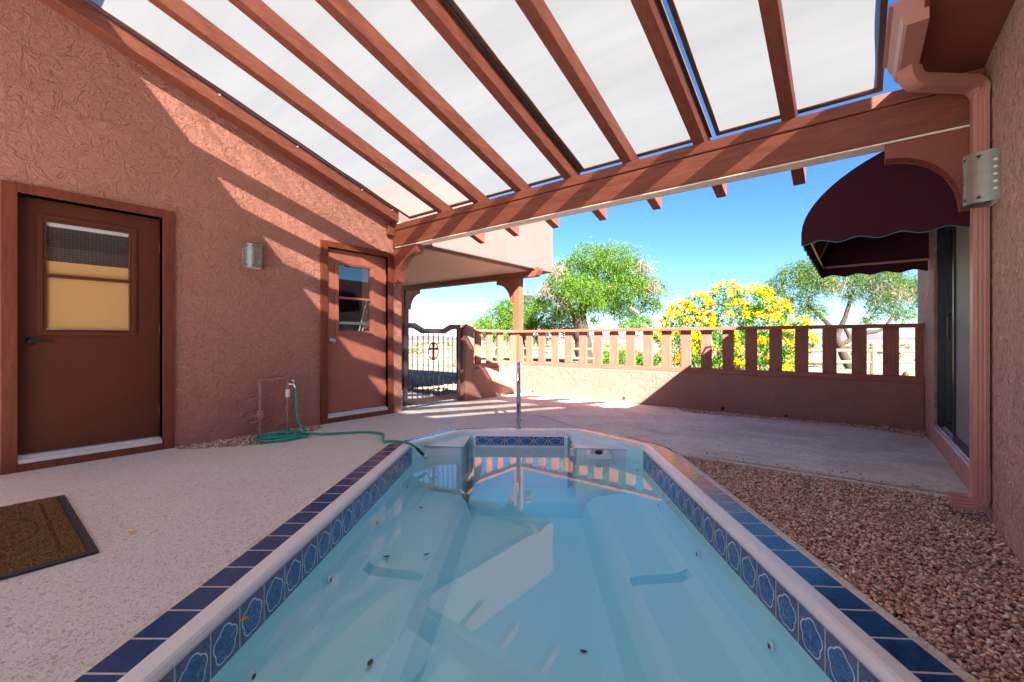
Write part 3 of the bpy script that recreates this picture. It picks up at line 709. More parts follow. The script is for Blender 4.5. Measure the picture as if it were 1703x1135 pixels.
def picket_x(x, w=.143): box('picket', M['railZ'], RL, x-w/2, x+w/2, YF+.055, YF+.093, .601, 1.144, .004)
for k in range(19): picket_x(.3-.2862*k)
picket_x(.54, .07)
for y in (5.53, 5.825, 6.125): box('picket', M['railZ'], RL, -5.155, -5.117, y-.072, y+.072, .601, 1.143, .004)
box('picket', M['railZ'], RL, -5.155, -5.117, 6.42, 6.60, .601, 1.143, .004); box('picket', M['railZ'], RL, -5.116, -5.03, YF+.055, YF+.093, .601, 1.143, .004)

GT = thing('metal_gate', 'brown metal garden gate with twisted bars and a cross in an oval', 'gate', (-5.1, 4.45, 0))
ga, gb = 3.935, 5.06; gx0, gx1 = -5.125, -5.085
def P2(mb, pts, x0=gx0, x1=gx1): mb.prism(pts, lambda p, q: (x0, p, q), lambda p, q: (x1, p, q))
mb = MB(); P2(mb, [(ga, .06), (ga+.055, .06), (ga+.055, 1.255), (ga, 1.255)]); P2(mb, [(gb-.055, .06), (gb, .06), (gb, 1.255), (gb-.055, 1.255)])
P2(mb, [(ga+.055, .06), (gb-.055, .06), (gb-.055, .14), (ga+.055, .14)])
t1, t2 = ga+.20, ga+.36; t3, t4 = gb-.36, gb-.20
P2(mb, [(ga+.055, 1.18), (t1-.02, 1.18), (t2-.02, 1.105), (t3+.02, 1.105), (t4+.02, 1.18), (gb-.055, 1.18), (gb-.055, 1.255), (t4, 1.255), (t3, 1.18), (t2, 1.18), (t1, 1.255), (ga+.055, 1.255)])
mb.build('frame', M['gate'], GT, .004)
for k in range(9):
    y = ga+.055+(gb-ga-.11)*(k+1)/10; top = 1.18 if (y < t1 or y > t4) else (1.105 if t2 <= y <= t3 else 1.12)
    spans = [(.14, top)] if k not in (4,) else [(.14, .70), (.965, top)]
    if k in (3, 5): spans = [(.14, .725), (.935, top)]
    if k in (3, 5): spans = [(.14, top)] if False else spans
    mbb = MB()
    for za, zb in spans:
        n = int((zb-za)/.012)+2; vs = []; s = .0075
        for i in range(n+1):
            z = za+(zb-za)*i/n; an = z*60
            for q in range(4): vs.append((-5.105+s*math.cos(an+q*math.pi/2), y+s*math.sin(an+q*math.pi/2), z))
        mbb.add(vs, [(i*4+q, i*4+(q+1) % 4, (i+1)*4+(q+1) % 4, (i+1)*4+q) for i in range(n) for q in range(4)])
    mbb.build('bar', M['gate_bar'], GT)
cyy = (ga+gb)/2; cz = .835
em = MB(); em.tube([(-5.105, cyy+.098*math.cos(t), cz+.132*math.sin(t)) for t in [2*math.pi*i/28 for i in range(29)]], .008, 8, caps=False)
for (p0, p1, q0, q1) in ((-.016, .016, -.115, .115), (-.062, .062, .022, .052)): em.box(-5.115, -5.095, cyy+p0, cyy+p1, cz+q0, cz+q1)
for (p, q) in ((-.064, .037), (.064, .037), (0, .112), (0, -.112)): em.tube([(-5.117, cyy+p, cz+q), (-5.093, cyy+p, cz+q)], .022, 10)
em.build('cross_emblem', M['gate_bar'], GT)
MB().box(-5.13, -5.09, gb+.001, gb+.07, 1.12, 1.20).build('latch', M['gate'], GT, .003); MB().box(-5.125, -5.09, gb+.0005, gb+.05, .055, .085).build('floor_bolt', M['gate'], GT, .003)
# ------------------------------------------------------------------ swimming pool
PL = thing('swimming_pool', 'narrow fibreglass swim pool with blue tile border and pale rim', 'swimming pool', tuple(pw(0, 2.6)))
mb = MB(); ring(mb, RIM, [(0, -.05), (0, .018), (.004, .026), (.012, .031), (.03, .033), (.06, .033), (.075, .029), (.083, .020), (.087, .006), (.088, -.02)]); mb.build('rim', M['gel'], PL, smooth=True)
mb = MB(); ring(mb, RIM, [(-.145, .006), (.0, .006)], .153); mb.build('deck_tile', M['tile_floor'], PL)
mb = MB(); ring(mb, RIM, [(-.175, -.05), (-.175, .001), (-.170, .004), (-.1455, .004), (-.1455, -.02)]); mb.build('edge_strip', M['slab'], PL)
mb = MB(); ring(mb, RIM, [(.0885, -.01), (.0885, -.33), (.10, -.42), (.16, -.49)])
fl = [pw(p.x, p.y, -.72) for p in offset(RIM, .12)]
tri = tessellate_polygon([[Vector((p.x, p.y, 0)) for p in fl]]); mb.add(fl, [t for t in tri])
ring(mb, RIM, [(.10, -.40), (.11, -.80)])
mb.build('shell', M['shell'], PL, smooth=False)
def pbox(mb, u0, u1, v0, v1, z0, z1): mb.box(u0, u1, v0, v1, z0, z1, T=lambda p: tuple(pw(p[0], p[1], p[2])))
def pprism_v(mb, prof, v0, v1): mb.prism(prof, lambda u, z: tuple(pw(u, v0, z)), lambda u, z: tuple(pw(u, v1, z)))
benchL = [(-1.12, -.32), (-1.05, -.41), (-.98, -.45), (-.72, -.475), (-.66, -.50), (-.60, -.56), (-.52, -.80), (-1.12, -.80)]
benchR = [(1.07, -.32), (1.0, -.41), (.92, -.45), (.66, -.475), (.60, -.50), (.54, -.56), (.46, -.80), (1.07, -.80)]
for prof, (ta, tb) in ((benchL, (-1.035, -.675)), (benchR, (.625, .985))):
    a_, b_ = sorted(prof[:-2], key=lambda q: q[0]), None
    def zat(u): 
        P_ = sorted(prof[:-1], key=lambda q: q[0])
        for (u0, z0), (u1, z1) in zip(P_, P_[1:]):
            if u0 <= u <= u1: return z0+(z1-z0)*(u-u0)/(u1-u0)
    seq = sorted([q for q in prof[:-1] if not ta < q[0] < tb]+[(ta, zat(ta)), (ta+.012, -.53), (tb-.012, -.53), (tb, zat(tb))], key=lambda q: q[0])
    seq = seq if prof is benchL else seq[::-1]
    mb = MB(); pprism_v(mb, prof, .9, 2.66); pprism_v(mb, seq+[prof[-1]], 2.66, 2.76); pprism_v(mb, prof, 2.76, 4.18)
    mb.build('bench', M['shell'], PL)
mb = MB(); pbox(mb, -.60, .52, 4.25, 4.8, -.8, -.55); mb.build('bench', M['shell'], PL, .03)
mb = MB(); pbox(mb, -.57, .50, .5, 1.35, -.8, -.62); mb.build('bench', M['shell'], PL, .03)
def pprism_z(mb, poly, z0, z1): mb.prism(poly, lambda u, v: tuple(pw(u, v, z0)), lambda u, v: tuple(pw(u, v, z1)))
mb = MB(); pprism_z(mb, [(-1.105, 4.205), (-.665, 4.25), (-.655, 4.74), (-.76, 4.705), (-1.105, 4.16)], -1.0, -.035); mb.build('corner_step', M['gel'], PL, .035, seg=4, smooth=True)
mb = MB(); pprism_z(mb, [(1.055, 4.205), (.465, 4.25), (.455, 4.74), (.56, 4.735), (1.055, 4.12)], -1.0, -.035); mb.build('corner_step', M['gel'], PL, .035, seg=4, smooth=True)
def band(u0, v0, u1, v1, z0, z1, n0=0):
    L_ = math.hypot(u1-u0, v1-v0)/.153; mb = MB()
    mb.add([pw(u0, v0, z0), pw(u1, v1, z0), pw(u1, v1, z1), pw(u0, v0, z1)], [(0, 1, 2, 3)], [[(0, 0), (L_, 0), (L_, 1), (0, 1)]])
    return mb.build('waterline_tile', M['tile_band'], PL)
band(-1.094, 1.0, -1.106, 4.11, -.165, -.006); band(1.038, 4.02, 1.038, 1.0, -.165, -.006)
mb = MB(); pbox(mb, -.60, .41, 4.60, 4.75, -.98, -.012); mb.build('alcove_wall', M['gel'], PL, .01)
band(-.565, 4.597, .367, 4.597, -.105, -.0125)
# grout line pairs above the tile band
for (u, v) in ((-1.085, 2.33), (-1.09, 3.07), (-1.09, 3.85), (-1.075, 1.65), (1.03, 1.9), (1.03, 2.7), (1.03, 3.5)):
    s = 1 if u < 0 else -1; a = pw(u-s*.004, v, -.30); b = pw(u+s*.007, v, -.30)
    mb = MB(); mb.tube([a, b], [.022, .019], 18); mb.build('jet', M['gel'], PL, smooth=False)
    mb = MB(); mb.tube([b+PU*s*.0012, b+PU*s*.0022], .010, 12); mb.build('jet_opening', M['reveal'], PL)
for du, mt, r in ((-.085, 'gel', .027), (0, 'black', .030), (.075, 'gel', .026)):
    c_ = pw(.66+du, 4.165, -.065); mb = MB(); mb.lathe(c_, [(r*1.1, -.02), (r*1.1, .004), (r, .018), (r*.6, .026), (0.001, .027)], 18); mb.build('air_valve', M[mt], PL, smooth=True)
mb = MB(); pbox(mb, .545, .775, 4.13, 4.21, -.12, -.072); mb.build('valve_plate', M['gel'], PL, .008)
mb = MB(); pbox(mb, .425, .455, 4.28, 4.50, -.07, -.055); pbox(mb, .40, .44, 4.27, 4.33, -.13, -.06); mb.build('skimmer_flap', M['white'], PL, .003)
wp = offset(RIM, .0875); mb = MB(); n = len(wp)
tw = [pw(p.x, p.y, -.12) for p in wp]; bw = [pw(p.x, p.y, -.85) for p in wp]
tr_ = tessellate_polygon([[Vector((p.x, p.y, 0)) for p in tw]])
def up(t, vs):
    a, b, c_ = [vs[i] for i in t]; return t if (b-a).cross(c_-a).z > 0 else tuple(reversed(t))
mb.add(tw+bw, [up(t, tw) for t in tr_]+[tuple(n+i for i in reversed(up(t, tw))) for t in tr_]+[(i, n+i, n+(i+1) % n, (i+1) % n) for i in range(n)])
wo = tag(mb.build('water', M['water']), kind='structure')
import bmesh
bm = bmesh.new(); bm.from_mesh(wo.data); bmesh.ops.recalc_face_normals(bm, faces=bm.faces); bm.to_mesh(wo.data); bm.free()

# grab rail seen edge-on at the far end
GR = thing('grab_rail', 'polished steel pool grab rail standing at the far end of the pool', 'grab rail', tuple(pw(-.124, 5.0)))
pts = [(5.0, 0.004), (5.0, .62), (5.02, .69), (5.07, .725), (5.14, .735), (5.34, .735), (5.42, .72), (5.46, .66), (5.46, .004)]
pts = [pw(-.124-.005*(v-5), v, z) for v, z in pts]
MB().tube([pts[0]]+smooth_path(pts[1:-1], 5)+[pts[-1]], .0235, 18).build('rail', M['chrome'], GR, smooth=True)
for v in (5.0, 5.46): MB().lathe(pw(-.124, v, .004), [(.05, 0), (.05, .006), (.035, .014), (.0236, .016)], 20).build('flange', M['steel'], GR, smooth=True)

# ------------------------------------------------------------------ wall lamps
def lamp(x, y, z, sx, label, rad, dep, h):
    o = thing('wall_lamp', label, 'wall lamp', (x, y, z), 'pierced metal sconces on the stucco walls')
    # half cylinder shell, axis vertical
    n = 28; mb = MB(); t = .003
    for rr in (0, t):
        vs = []
        for zz in (-h/2, h/2):
            for k in range(n+1):
                a = math.pi*k/n; vs.append((x+sx*(dep-rr)*math.sin(a) if 0 < k < n else x, y+(rad-rr)*math.cos(a), z+zz))
        mb.add(vs, [(k, k+1, n+2+k, n+1+k) for k in range(n)])
    shd = mb.build('shade', M['patina'], o, smooth=True)
    mb = MB(); nn = n
    for zz in (h/2-.008, -h/2+.002):
        mb.box(min(x, x+sx*.01), max(x, x+sx*.01), y-rad*.9, y+rad*.9, z+zz, z+zz+.006)
    mb.box(min(x, x+sx*.006), max(x, x+sx*.006), y-rad*.97, y+rad*.97, z-h/2+.004, z+h/2-.004); mb.build('back_plate', M['cream'], o)
    def dot(a, zz, pts, nm='cutout', mt='reveal', push=.0012):
        vs = []
        for (du, dv) in pts:
            aa = a+du/((rad+dep)/2); vs.append((x+sx*(dep+push)*max(0, math.sin(aa)), y+(rad+push)*math.cos(aa), z+zz+dv))
        MB().add_b(vs, nm, mt, shd)
    q = .011
    for kx in (-.95, -.32, .32, .95):
        a = math.pi/2+kx
        dot(a, h/2-.03, [(-q, q*.9), (q, q*.9), (0, -q)]); dot(a, -h/2+.03, [(-q, -q*.9), (q, -q*.9), (0, q)])
    for k in range(10):
        b = 2*math.pi*k/10; r0, r1, w = .018, .042 if k % 2 else .052, .0028; cb, sb = math.cos(b), math.sin(b)
        dot(math.pi/2, 0, [(r0*cb-w*sb, r0*sb+w*cb), (r0*cb+w*sb, r0*sb-w*cb), (r1*cb+w*sb*.5, r1*sb-w*cb*.5), (r1*cb-w*sb*.5, r1*sb+w*cb*.5)])
    for sgn in (0.13, math.pi-.13):
        for k in range(5): dot(sgn, -h/2+.06+(h-.12)*k/4, [(.0075*math.cos(t_), .0075*math.sin(t_)) for t_ in [2*math.pi*i/10 for i in range(10)]], nm='side_hole', mt='cream', push=.002)
    return o
lamp(XL, 1.905, 1.885, 1, 'half-round verdigris metal sconce on the left wall between the two doors', .095, .11, .25)
lamp(XR, 3.44, 1.877, -1, 'grey pierced metal sconce on the right wall in front of the downspout', .08, .128, .272)

# ------------------------------------------------------------------ gutter and downspout
RG = thing('rain_gutter', 'salmon painted gutter end with ribbed downspout on the right wall', 'rain gutter', (.2, 3.1, 2.5))
go = [(.262, 2.505), (.185, 2.505), (.172, 2.52), (.160, 2.56), (.140, 2.59), (.135, 2.615), (.118, 2.62), (.118, 2.632), (.132, 2.632), (.148, 2.600), (.168, 2.565), (.180, 2.525), (.190, 2.513), (.254, 2.513), (.254, 2.635), (.262, 2.635)]
MB().prism(go, lambda p, q: (p, 2.80, q), lambda p, q: (p, 3.40, q)).build('gutter', M['gutter'], RG)
for e0, e1 in ((2.796, 2.7995), (3.4005, 3.404)): MB().prism(go[:8]+[(.262, 2.635)], lambda p, q: (p, e0, q), lambda p, q: (p, e1, q)).build('end_cap', M['gutter'], RG)
def spout(path, dirs, wx, wy, name, parent):   # rectangular ribbed tube; one width direction per path point
    mb = MB(); P_ = [Vector(p) for p in path]; n = len(P_); K = 8; base = []
    for side in range(4):
        for i in range(K):
            t = i/K*2-1; rb = 1-.028*(i % 2)
            a, b = {0: (t, -rb), 1: (rb, t), 2: (-t, rb), 3: (-rb, -t)}[side]
            if i == 0: a, b = a*.96, b*.96
            base.append((a, b))
    m = len(base); vs = []
    for i, p in enumerate(P_):
        d1 = (P_[i]-P_[i-1]).normalized() if i else None; d2 = (P_[i+1]-P_[i]).normalized() if i < n-1 else None
        d = ((d1 or d2)+(d2 or d1)).normalized(); k = 1.0
        if d1 and d2: k = 1/max(.6, d.dot(d1))
        yd = Vector(dirs[i]); yd = (yd-d*yd.dot(d)).normalized(); s_ = d.cross(yd).normalized()
        for a, b in base: vs.append(p+s_*(a*wx/2*k)+yd*(b*wy/2))
    mb.add(vs, [(i*m+q, i*m+(q+1) % m, (i+1)*m+(q+1) % m, (i+1)*m+q) for i in range(n-1) for q in range(m)]+[tuple(range(m)), tuple((n-1)*m+q for q in range(m))])
    return mb.build(name, M['gutter'], parent)
yc = 3.567
pa, pb = Vector((.224, 3.25, 0)), Vector((.540, yc, 0)); hd = (pb-pa).normalized(); nrm = Vector((-hd.y, hd.x, 0)); rr = .062; zh = 2.432
dn, dr = [pa+Vector((0, 0, 2.504))], [nrm]
for t in range(0, 91, 15): dn.append(pa+hd*(rr-rr*math.cos(R(t)))+Vector((0, 0, zh+rr-rr*math.sin(R(t))))); dr.append(nrm)
for t in range(0, 91, 15):
    dn.append(pb-hd*(rr-rr*math.sin(R(t)))+Vector((0, 0, zh+.012-rr+rr*math.cos(R(t))))); dr.append(nrm.lerp(Vector((0, 1, 0)), t/90))
dn += [(pb.x, yc, zh-.12), (pb.x, yc, .20)]; dr += [(0, 1, 0)]*2
spout(dn, dr, .068, .088, 'downspout', RG)
el = [(.540, yc+.003, .30), (.540, yc+.003, .15)]+[(.485+.055*math.cos(R(t)), yc+.003, .13-.05*math.sin(R(t))) for t in range(0, 76, 15)]+[(.42, yc+.003, .078)]
spout(el, [(0, 1, 0)]*len(el), .074, .094, 'elbow', RG)

# ------------------------------------------------------------------ awning
AW = thing('window_awning', 'dark maroon fabric awning with scalloped teal-edged valance above the sliding door', 'awning', (XR, 5.0, 2))
ax, zt, zf = -.335, 2.43, 1.83; ya, yb = 4.0, 6.22
def prof(t):   # t 0..1 from the wall down to the front
    a = R(90*t); return (XR-.002-(XR-ax)*math.sin(a)**1.18, zf+(zt-zf)*math.cos(a)**1.12)
N_ = 16; pr = [prof(i/N_) for i in range(N_+1)]
mb = MB()
mb.add([(x, y, z) for x, z in pr for y in (ya, yb)], [(2*i, 2*i+1, 2*i+3, 2*i+2) for i in range(N_)])
for y in (ya, yb): mb.add([(x, y, z) for x, z in pr]+[(XR-.002, y, zf)], [tuple(range(N_+2))])
o = mb.build('canopy', M['fabric_dark'], AW); sdm = o.modifiers.new('thick', 'SOLIDIFY'); sdm.thickness = .004
def valance(p0, p1, ns, zfun):
    n = ns*10; vs = []; ed = []
    for i in range(n+1):
        t = i/n; x = p0[0]+(p1[0]-p0[0])*t; y = p0[1]+(p1[1]-p0[1])*t; zb = zf-.09-.013*math.cos(2*math.pi*ns*t)
        vs += [(x, y, zf+.001), (x, y, zb)]; ed.append((x, y, zb))
    mb = MB(); mb.add(vs, [(2*i, 2*i+1, 2*i+3, 2*i+2) for i in range(n)])
    o = mb.build('valance', M['fabric_dark'], AW); q = o.modifiers.new('thick', 'SOLIDIFY'); q.thickness = .004
    MB().tube(ed, .0045, 6).build('piping', M['teal'], o)
valance((XR-.01, ya), (ax, ya), 4, 0); valance((ax, ya), (ax, yb), 9, 0); valance((XR-.01, yb), (ax, yb), 4, 0)
mb = MB(); r_ = .013
for z_, x_ in ((zf+.012, ax+.02),): mb.tube([(XR, ya+.02, z_), (x_, ya+.02, z_), (x_, yb-.02, z_), (XR, yb-.02, z_)], r_, 8)
mb.tube([(XR, ya+.7, zt-.03), (ax+.2, ya+.7, zf+.40), (ax+.02, ya+.7, zf+.012)], r_, 8); mb.tube([(XR, yb-.7, zt-.03), (ax+.2, yb-.7, zf+.40), (ax+.02, yb-.7, zf+.012)], r_, 8)
mb.build('frame', M['gutter'], AW)

# ------------------------------------------------------------------ standpipe and hose
SP = thing('water_pipe', 'painted water pipe loop with brass tap and white fitting beside the coiled hose', 'water pipe', (-4.93, 2.1, 0))
px_ = -4.935
mb = MB(); mb.tube([(px_, 1.955, -.03), (px_, 1.952, .57)], .0135, 12); mb.tube([(px_, 1.945, .575), (px_, 2.245, .59)], .0135, 12); mb.tube([(px_, 2.235, .595), (px_, 2.235, .40), (px_, 2.235, -.03)], .0135, 12)
for (y, z) in ((1.952, .575), (2.237, .59)): mb.tube([(px_, y-.024, z), (px_, y+.024, z)], .019, 12); mb.tube([(px_, y, z-.03), (px_, y, z+.018)], .019, 12)
for z in (.05, .14, .32, .36, .41): mb.tube([(px_, 1.954, z), (px_, 1.954, z+.025)], .021, 12)
for z in (.05, .23): mb.tube([(px_, 2.235, z), (px_, 2.235, z+.03)], .021, 12)
mb.build('pipe', M['pipe'], SP, smooth=False)
mb = MB(); mb.tube([(px_, 1.955, .16), (px_, 1.955, .18), (px_, 1.955, .25), (px_, 1.955, .27)], [.022, .035, .035, .022], 14); mb.tube([(px_+.0, 1.955, .215), (px_+.05, 1.94, .205)], [.03, .024], 12); mb.tube([(px_, 1.93, .2), (px_, 1.87, .215)], [.02, .015], 10); mb.tube([(px_, 1.94, .15), (px_, 1.86, .14)], [.012, .012], 10)
mb.build('valve_body', M['pipe'], SP, smooth=False)
MB().tube([(px_+.02, 1.955, .40), (px_+.03, 1.84, .385)], [.012, .014], 8).box(px_+.018, px_+.04, 1.80, 1.86, .372, .395).build('lever', M['pipe'], SP)
MB().tube([(px_, 2.235, .375), (px_, 2.235, .385), (px_, 2.235, .455), (px_, 2.235, .465)], [.02, .024, .024, .018], 14).build('white_fitting', M['white'], SP)
MB().tube([(px_, 2.24, .52), (px_+.03, 2.29, .51), (px_+.04, 2.30, .48)], [.012, .013, .014], 10).tube([(px_+.03, 2.285, .52), (px_+.03, 2.285, .555)], .006, 8).lathe((px_+.03, 2.285, .555), [(.003, 0), (.021, 0), (.021, .008), (.003, .008)], 12).build('tap', M['steel'], SP)
HO = thing('garden_hose', 'teal green garden hose coiled by the water pipe and running to the pool corner', 'garden hose', (-4.6, 2.05, 0))
pts = [(px_+.04, 2.30, .475), (px_+.05, 2.305, .40), (px_+.07, 2.30, .22), (px_+.13, 2.30, .09), (-4.72, 2.31, .045)]
cxx, cyy_ = -4.615, 2.03
for i in range(0, 66):
    a = R(60-i*30); turn = i/12; r = (.265, .225, .25, .175, .13, .085)[min(5, int(turn))]; rn = (.265, .225, .25, .175, .13, .085)[min(5, int(turn)+1)]
    r += (rn-r)*(turn-int(turn)); lift = .013+.012*min(2.0, turn*.6)+.004*math.sin(i*.8)
    pts.append((cxx+.02*math.sin(turn*2.1)+r*.95*math.sin(a)*.8, cyy_+.015*math.cos(turn*1.7)+r*.9*math.cos(a), lift))
path_ = smooth_path(pts, 4)
MB().tube(path_, .0125, 8).build('coil', M['hose'], HO, smooth=True)
run = [(-4.55, 2.19, .05), (-4.47, 2.26, .03), (-4.40, 2.37, .017), (-4.34, 2.475, .014), (-4.194, 2.668, .013), (-4.07, 2.75, .013), (-3.90, 2.745, .014), (-3.74, 2.63, .016), (-3.60, 2.555, .02), (-3.45, 2.56, .042), (-3.28, 2.57, .050), (-3.17, 2.575, .03), (-3.13, 2.576, .01)]
MB().tube(smooth_path(run, 7), .0125, 10).build('run', M['hose'], HO, smooth=True)
MB().tube([(-3.15, 2.575, .02), (-3.12, 2.577, .004), (-3.06, 2.58, -.03)], [.0135, .015, .013], 12).build('grip', M['black'], HO, smooth=True)
MB().tube([(-3.06, 2.58, -.03), (-3.02, 2.583, -.052)], [.011, .014], 12).build('fitting', M['steel'], HO, smooth=True)

# ------------------------------------------------------------------ doormat
mc = [(-2.78, .098), (-2.812, .398), (-3.985, .41), (-4.09, .14)]
DM = thing('doormat', 'brown coir doormat with dark rubber border on the pale patio', 'doormat', (-3.4, .2, 0))
U1 = (Vector((-4.0, .405))-Vector((-2.812, .398))); L1 = .9; U1 = U1.normalized(); V1 = Vector((U1.y, -U1.x))
if V1.y > 0: V1 = -V1
Om = Vector((-2.80, .402))
def mp(a, b, z=0): q = Om+U1*a+V1*b; return (q.x, q.y, z)
ml, mw = 1.19, .62
mb = MB(); mb.box(0, ml, 0, mw, .001, .009, T=lambda p: mp(*p)); 
for q in ((0, ml, 0, .035), (0, ml, mw-.035, mw), (0, .035, .035, mw-.035), (ml-.035, ml, .035, mw-.035)): mb.box(*q, .0095, .014, T=lambda p: mp(*p))
mb.build('rubber_border', M['rubber'], DM, .004)
nx, ny = 230, 120; vs = np.zeros(((nx+1)*(ny+1), 3)); k = 0
for j in range(ny+1):
    for i in range(nx+1):
        a = .038+(ml-.076)*i/nx; b = .038+(mw-.076)*j/ny
        ea, eb = min(a, ml-a), min(b, mw-b); ed = min(ea, eb)
        gr = 0
        if abs(ed-.115) < .009: gr = 1
        rr = math.hypot((a-ml/2)*.62, b-mw/2)
        if ed > .13 and min(abs(rr-.08), abs(rr-.155), abs(rr-.24)) < .008: gr = 1
        h = .024-.013*gr+random.uniform(-.006, .006)
        if ed < .045: h = .013
        vs[k] = mp(a, b, h); k += 1
F = np.array([(j*(nx+1)+i, j*(nx+1)+i+1, (j+1)*(nx+1)+i+1, (j+1)*(nx+1)+i) for j in range(ny) for i in range(nx)])
mesh_np('coir_pad', vs, F, M['coir'], DM)

# ------------------------------------------------------------------ small things
BF = thing('bird_feeder', 'small tin lantern-shaped bird feeder hanging from the porch corner', 'bird feeder', (-5.04, 6.86, 1.8))
c_ = (-5.04, 6.86, 1.70)
MB().lathe(c_, [(.001, .255), (.012, .25), (.02, .235), (.12, .175), (.118, .168), (.06, .18)], 16).build('cap', M['zinc'], BF)
MB().lathe(c_, [(.075, .03), (.075, .17)], 12).build('cage', M['glass'], BF)
mb = MB()
for k in range(8): a = k*math.pi/4; mb.tube([(c_[0]+.077*math.cos(a), c_[1]+.077*math.sin(a), 1.73), (c_[0]+.077*math.cos(a), c_[1]+.077*math.sin(a), 1.87)], .004, 5)
mb.lathe(c_, [(.001, .02), (.095, .02), (.098, .034), (.001, .034)], 16); mb.tube([(c_[0], c_[1], 1.95), (c_[0], c_[1], 2.299)], .003, 5); mb.build('tray', M['gate_bar'], BF)
SPK = thing('sprinkler_head', 'small grey sprinkler head in the gravel strip under the low wall', 'sprinkler', (.25, 6.40, 0))
MB().lathe((.25, 6.40, -.03), [(.017, 0), (.017, .06), (.022, .062), (.022, .08), (.001, .083)], 14).build('head', M['steel'], SPK)
def leaf_mesh(name, c, l, w, ang, mat, label, cat, curl=.2, group=None):
    mb = MB(); n = 6; vs = []
    for i in range(n+1):
        t = i/n; ww = w*math.sin(math.pi*min(.97, max(.03, t)))**.8; zz = curl*l*(t-.5)**2*2
        for s in (-1, 0, 1): vs.append((c[0]+math.cos(ang)*(t-.5)*l-math.sin(ang)*s*ww/2, c[1]+math.sin(ang)*(t-.5)*l+math.cos(ang)*s*ww/2, c[2]+zz+(.12*w if s else 0)))
    mb.add(vs, [(i*3+k, i*3+k+1, (i+1)*3+k+1, (i+1)*3+k) for i in range(n) for k in range(2)])
    o = mb.build(name, mat, loc=c, smooth=True); return tag(o, label, cat, group)
LG = 'fallen leaves under the water'
for (u, v, z, a, lab) in ((-.93, 3.72, -.44, .3, 'brown dead leaf on the far left pool bench near the gate reflection'), (-.70, 2.95, -.46, 1.2, 'thin brown leaf lying on the left bench, middle of the pool'), (-.95, 2.87, -.44, .9, 'curled brown leaf with stalk on the left bench above the dark gap'), (.30, 2.42, -.715, .5, 'bluish drowned leaf on the pool floor right of centre'), (-.72, 1.95, -.46, 2.2, 'small black insect-like leaf scrap low on the left bench')):
    leaf_mesh('fallen_leaf', tuple(pw(u, v, z)), (.045), .026, a, M['leafbrown'], lab, 'leaf', .12, LG)
PGp = 'yellow petals fallen round the pool'
for (p, a, lab) in ((pw(-1.088, 1.62, -.06), .7, 'yellow trumpet petal stuck on the left waterline tile near the camera'), (pw(.96, 3.05, -.117), .2, 'yellow petal floating nearest the camera along the right pool edge'), (pw(.97, 3.2, -.117), 1.5, 'second floating yellow petal along the right pool edge'), (pw(.99, 3.62, -.117), 2.5, 'third floating yellow petal along the right pool edge'), (pw(.93, 3.8, -.117), 2.9, 'yellow petal floating farthest away by the right pool edge'), (Vector((-2.95, .55, .006)), 1.0, 'tiny yellow petal on the patio beside the doormat corner')):
    leaf_mesh('fallen_petal', tuple(p), .04, .026, a, M['fruit_y'], lab, 'petal', .3, PGp)

# ------------------------------------------------------------------ vegetation
CR = Vector((math.cos(YAW), math.sin(YAW), 0)); CD = Vector((-math.sin(YAW), math.cos(YAW), 0))
def frame_pt(base, r, u, d): return Vector(base)+CR*r+CD*d+Vector((0, 0, u))
def blades(C, A, B):     # quads: centre, half-axis, half-width
    V = np.stack([C-A-B*.35, C-A*.1+B, C+A, C+A*.1-B], 1).reshape(-1, 3)
    F = np.arange(len(V)).reshape(-1, 4); return V, F
def rand_unit(n): v = rng.normal(size=(n, 3)); return v/np.linalg.norm(v, axis=1)[:, None]
def foliage(base, clumps, strands, per, leaf, droop, mat, parent, name='crown', squash=.75):
    Cs, As, Bs = [], [], []
    R3 = np.array([[CR.x, CR.y, 0], [CD.x, CD.y, 0], [0, 0, 1]])
    tot = sum(c[3]**2 for c in clumps)
    for (r, d, u, rad) in clumps:
        n = int(strands*rad**2/tot)+3
        dirs = rand_unit(n); rr = rad*rng.uniform(.15, 1, n)**.5
        loc = np.array([r, d, u])+dirs*rr[:, None]*np.array([1, 1, squash])
        hd = dirs.copy(); hd[:, 2] = hd[:, 2]*.4; hd += rng.normal(0, .35, hd.shape)
        Ls = rad*rng.uniform(.25, .6, n)
        for k in range(per):
            t = (k+rng.uniform(0, 1, n))/per
            p = loc+hd*(Ls*t)[:, None]; p[:, 2] -= droop*Ls*t*t*1.6
            p += rng.normal(0, leaf*.7, p.shape)
            ax_ = hd*.5+rng.normal(0, .55, p.shape); ax_[:, 2] -= droop*t*.9; ax_ /= np.linalg.norm(ax_, axis=1)[:, None]
            sd_ = np.cross(ax_, rand_unit(n)); sd_ /= np.linalg.norm(sd_, axis=1)[:, None]+1e-9
            s = leaf*rng.uniform(.6, 1.4, n)[:, None]
            Cs.append(p); As.append(ax_*s); Bs.append(sd_*s*.26)
    C, A, B = [np.concatenate(q) for q in (Cs, As, Bs)]
    T = lambda q: q @ R3
    C = T(C)+np.array(base); V, F = blades(C, T(A), T(B))
    return mesh_np(name, V, F, mat, parent)
def limbs(base, paths, parent, mat, name='trunk'):
    mb = MB()
    for pts, r0, r1 in paths:
        P_ = smooth_path([frame_pt(base, r, u, d) for r, d, u in pts], 5); n = len(P_)
        P_ = [p+Vector((random.uniform(-1, 1), random.uniform(-1, 1), random.uniform(-1, 1)))*r0*.12 for p in P_]
        mb.tube(P_, [r0+(r1-r0)*i/(n-1) for i in range(n)], 9)
    return mb.build(name, mat, parent, smooth=True)
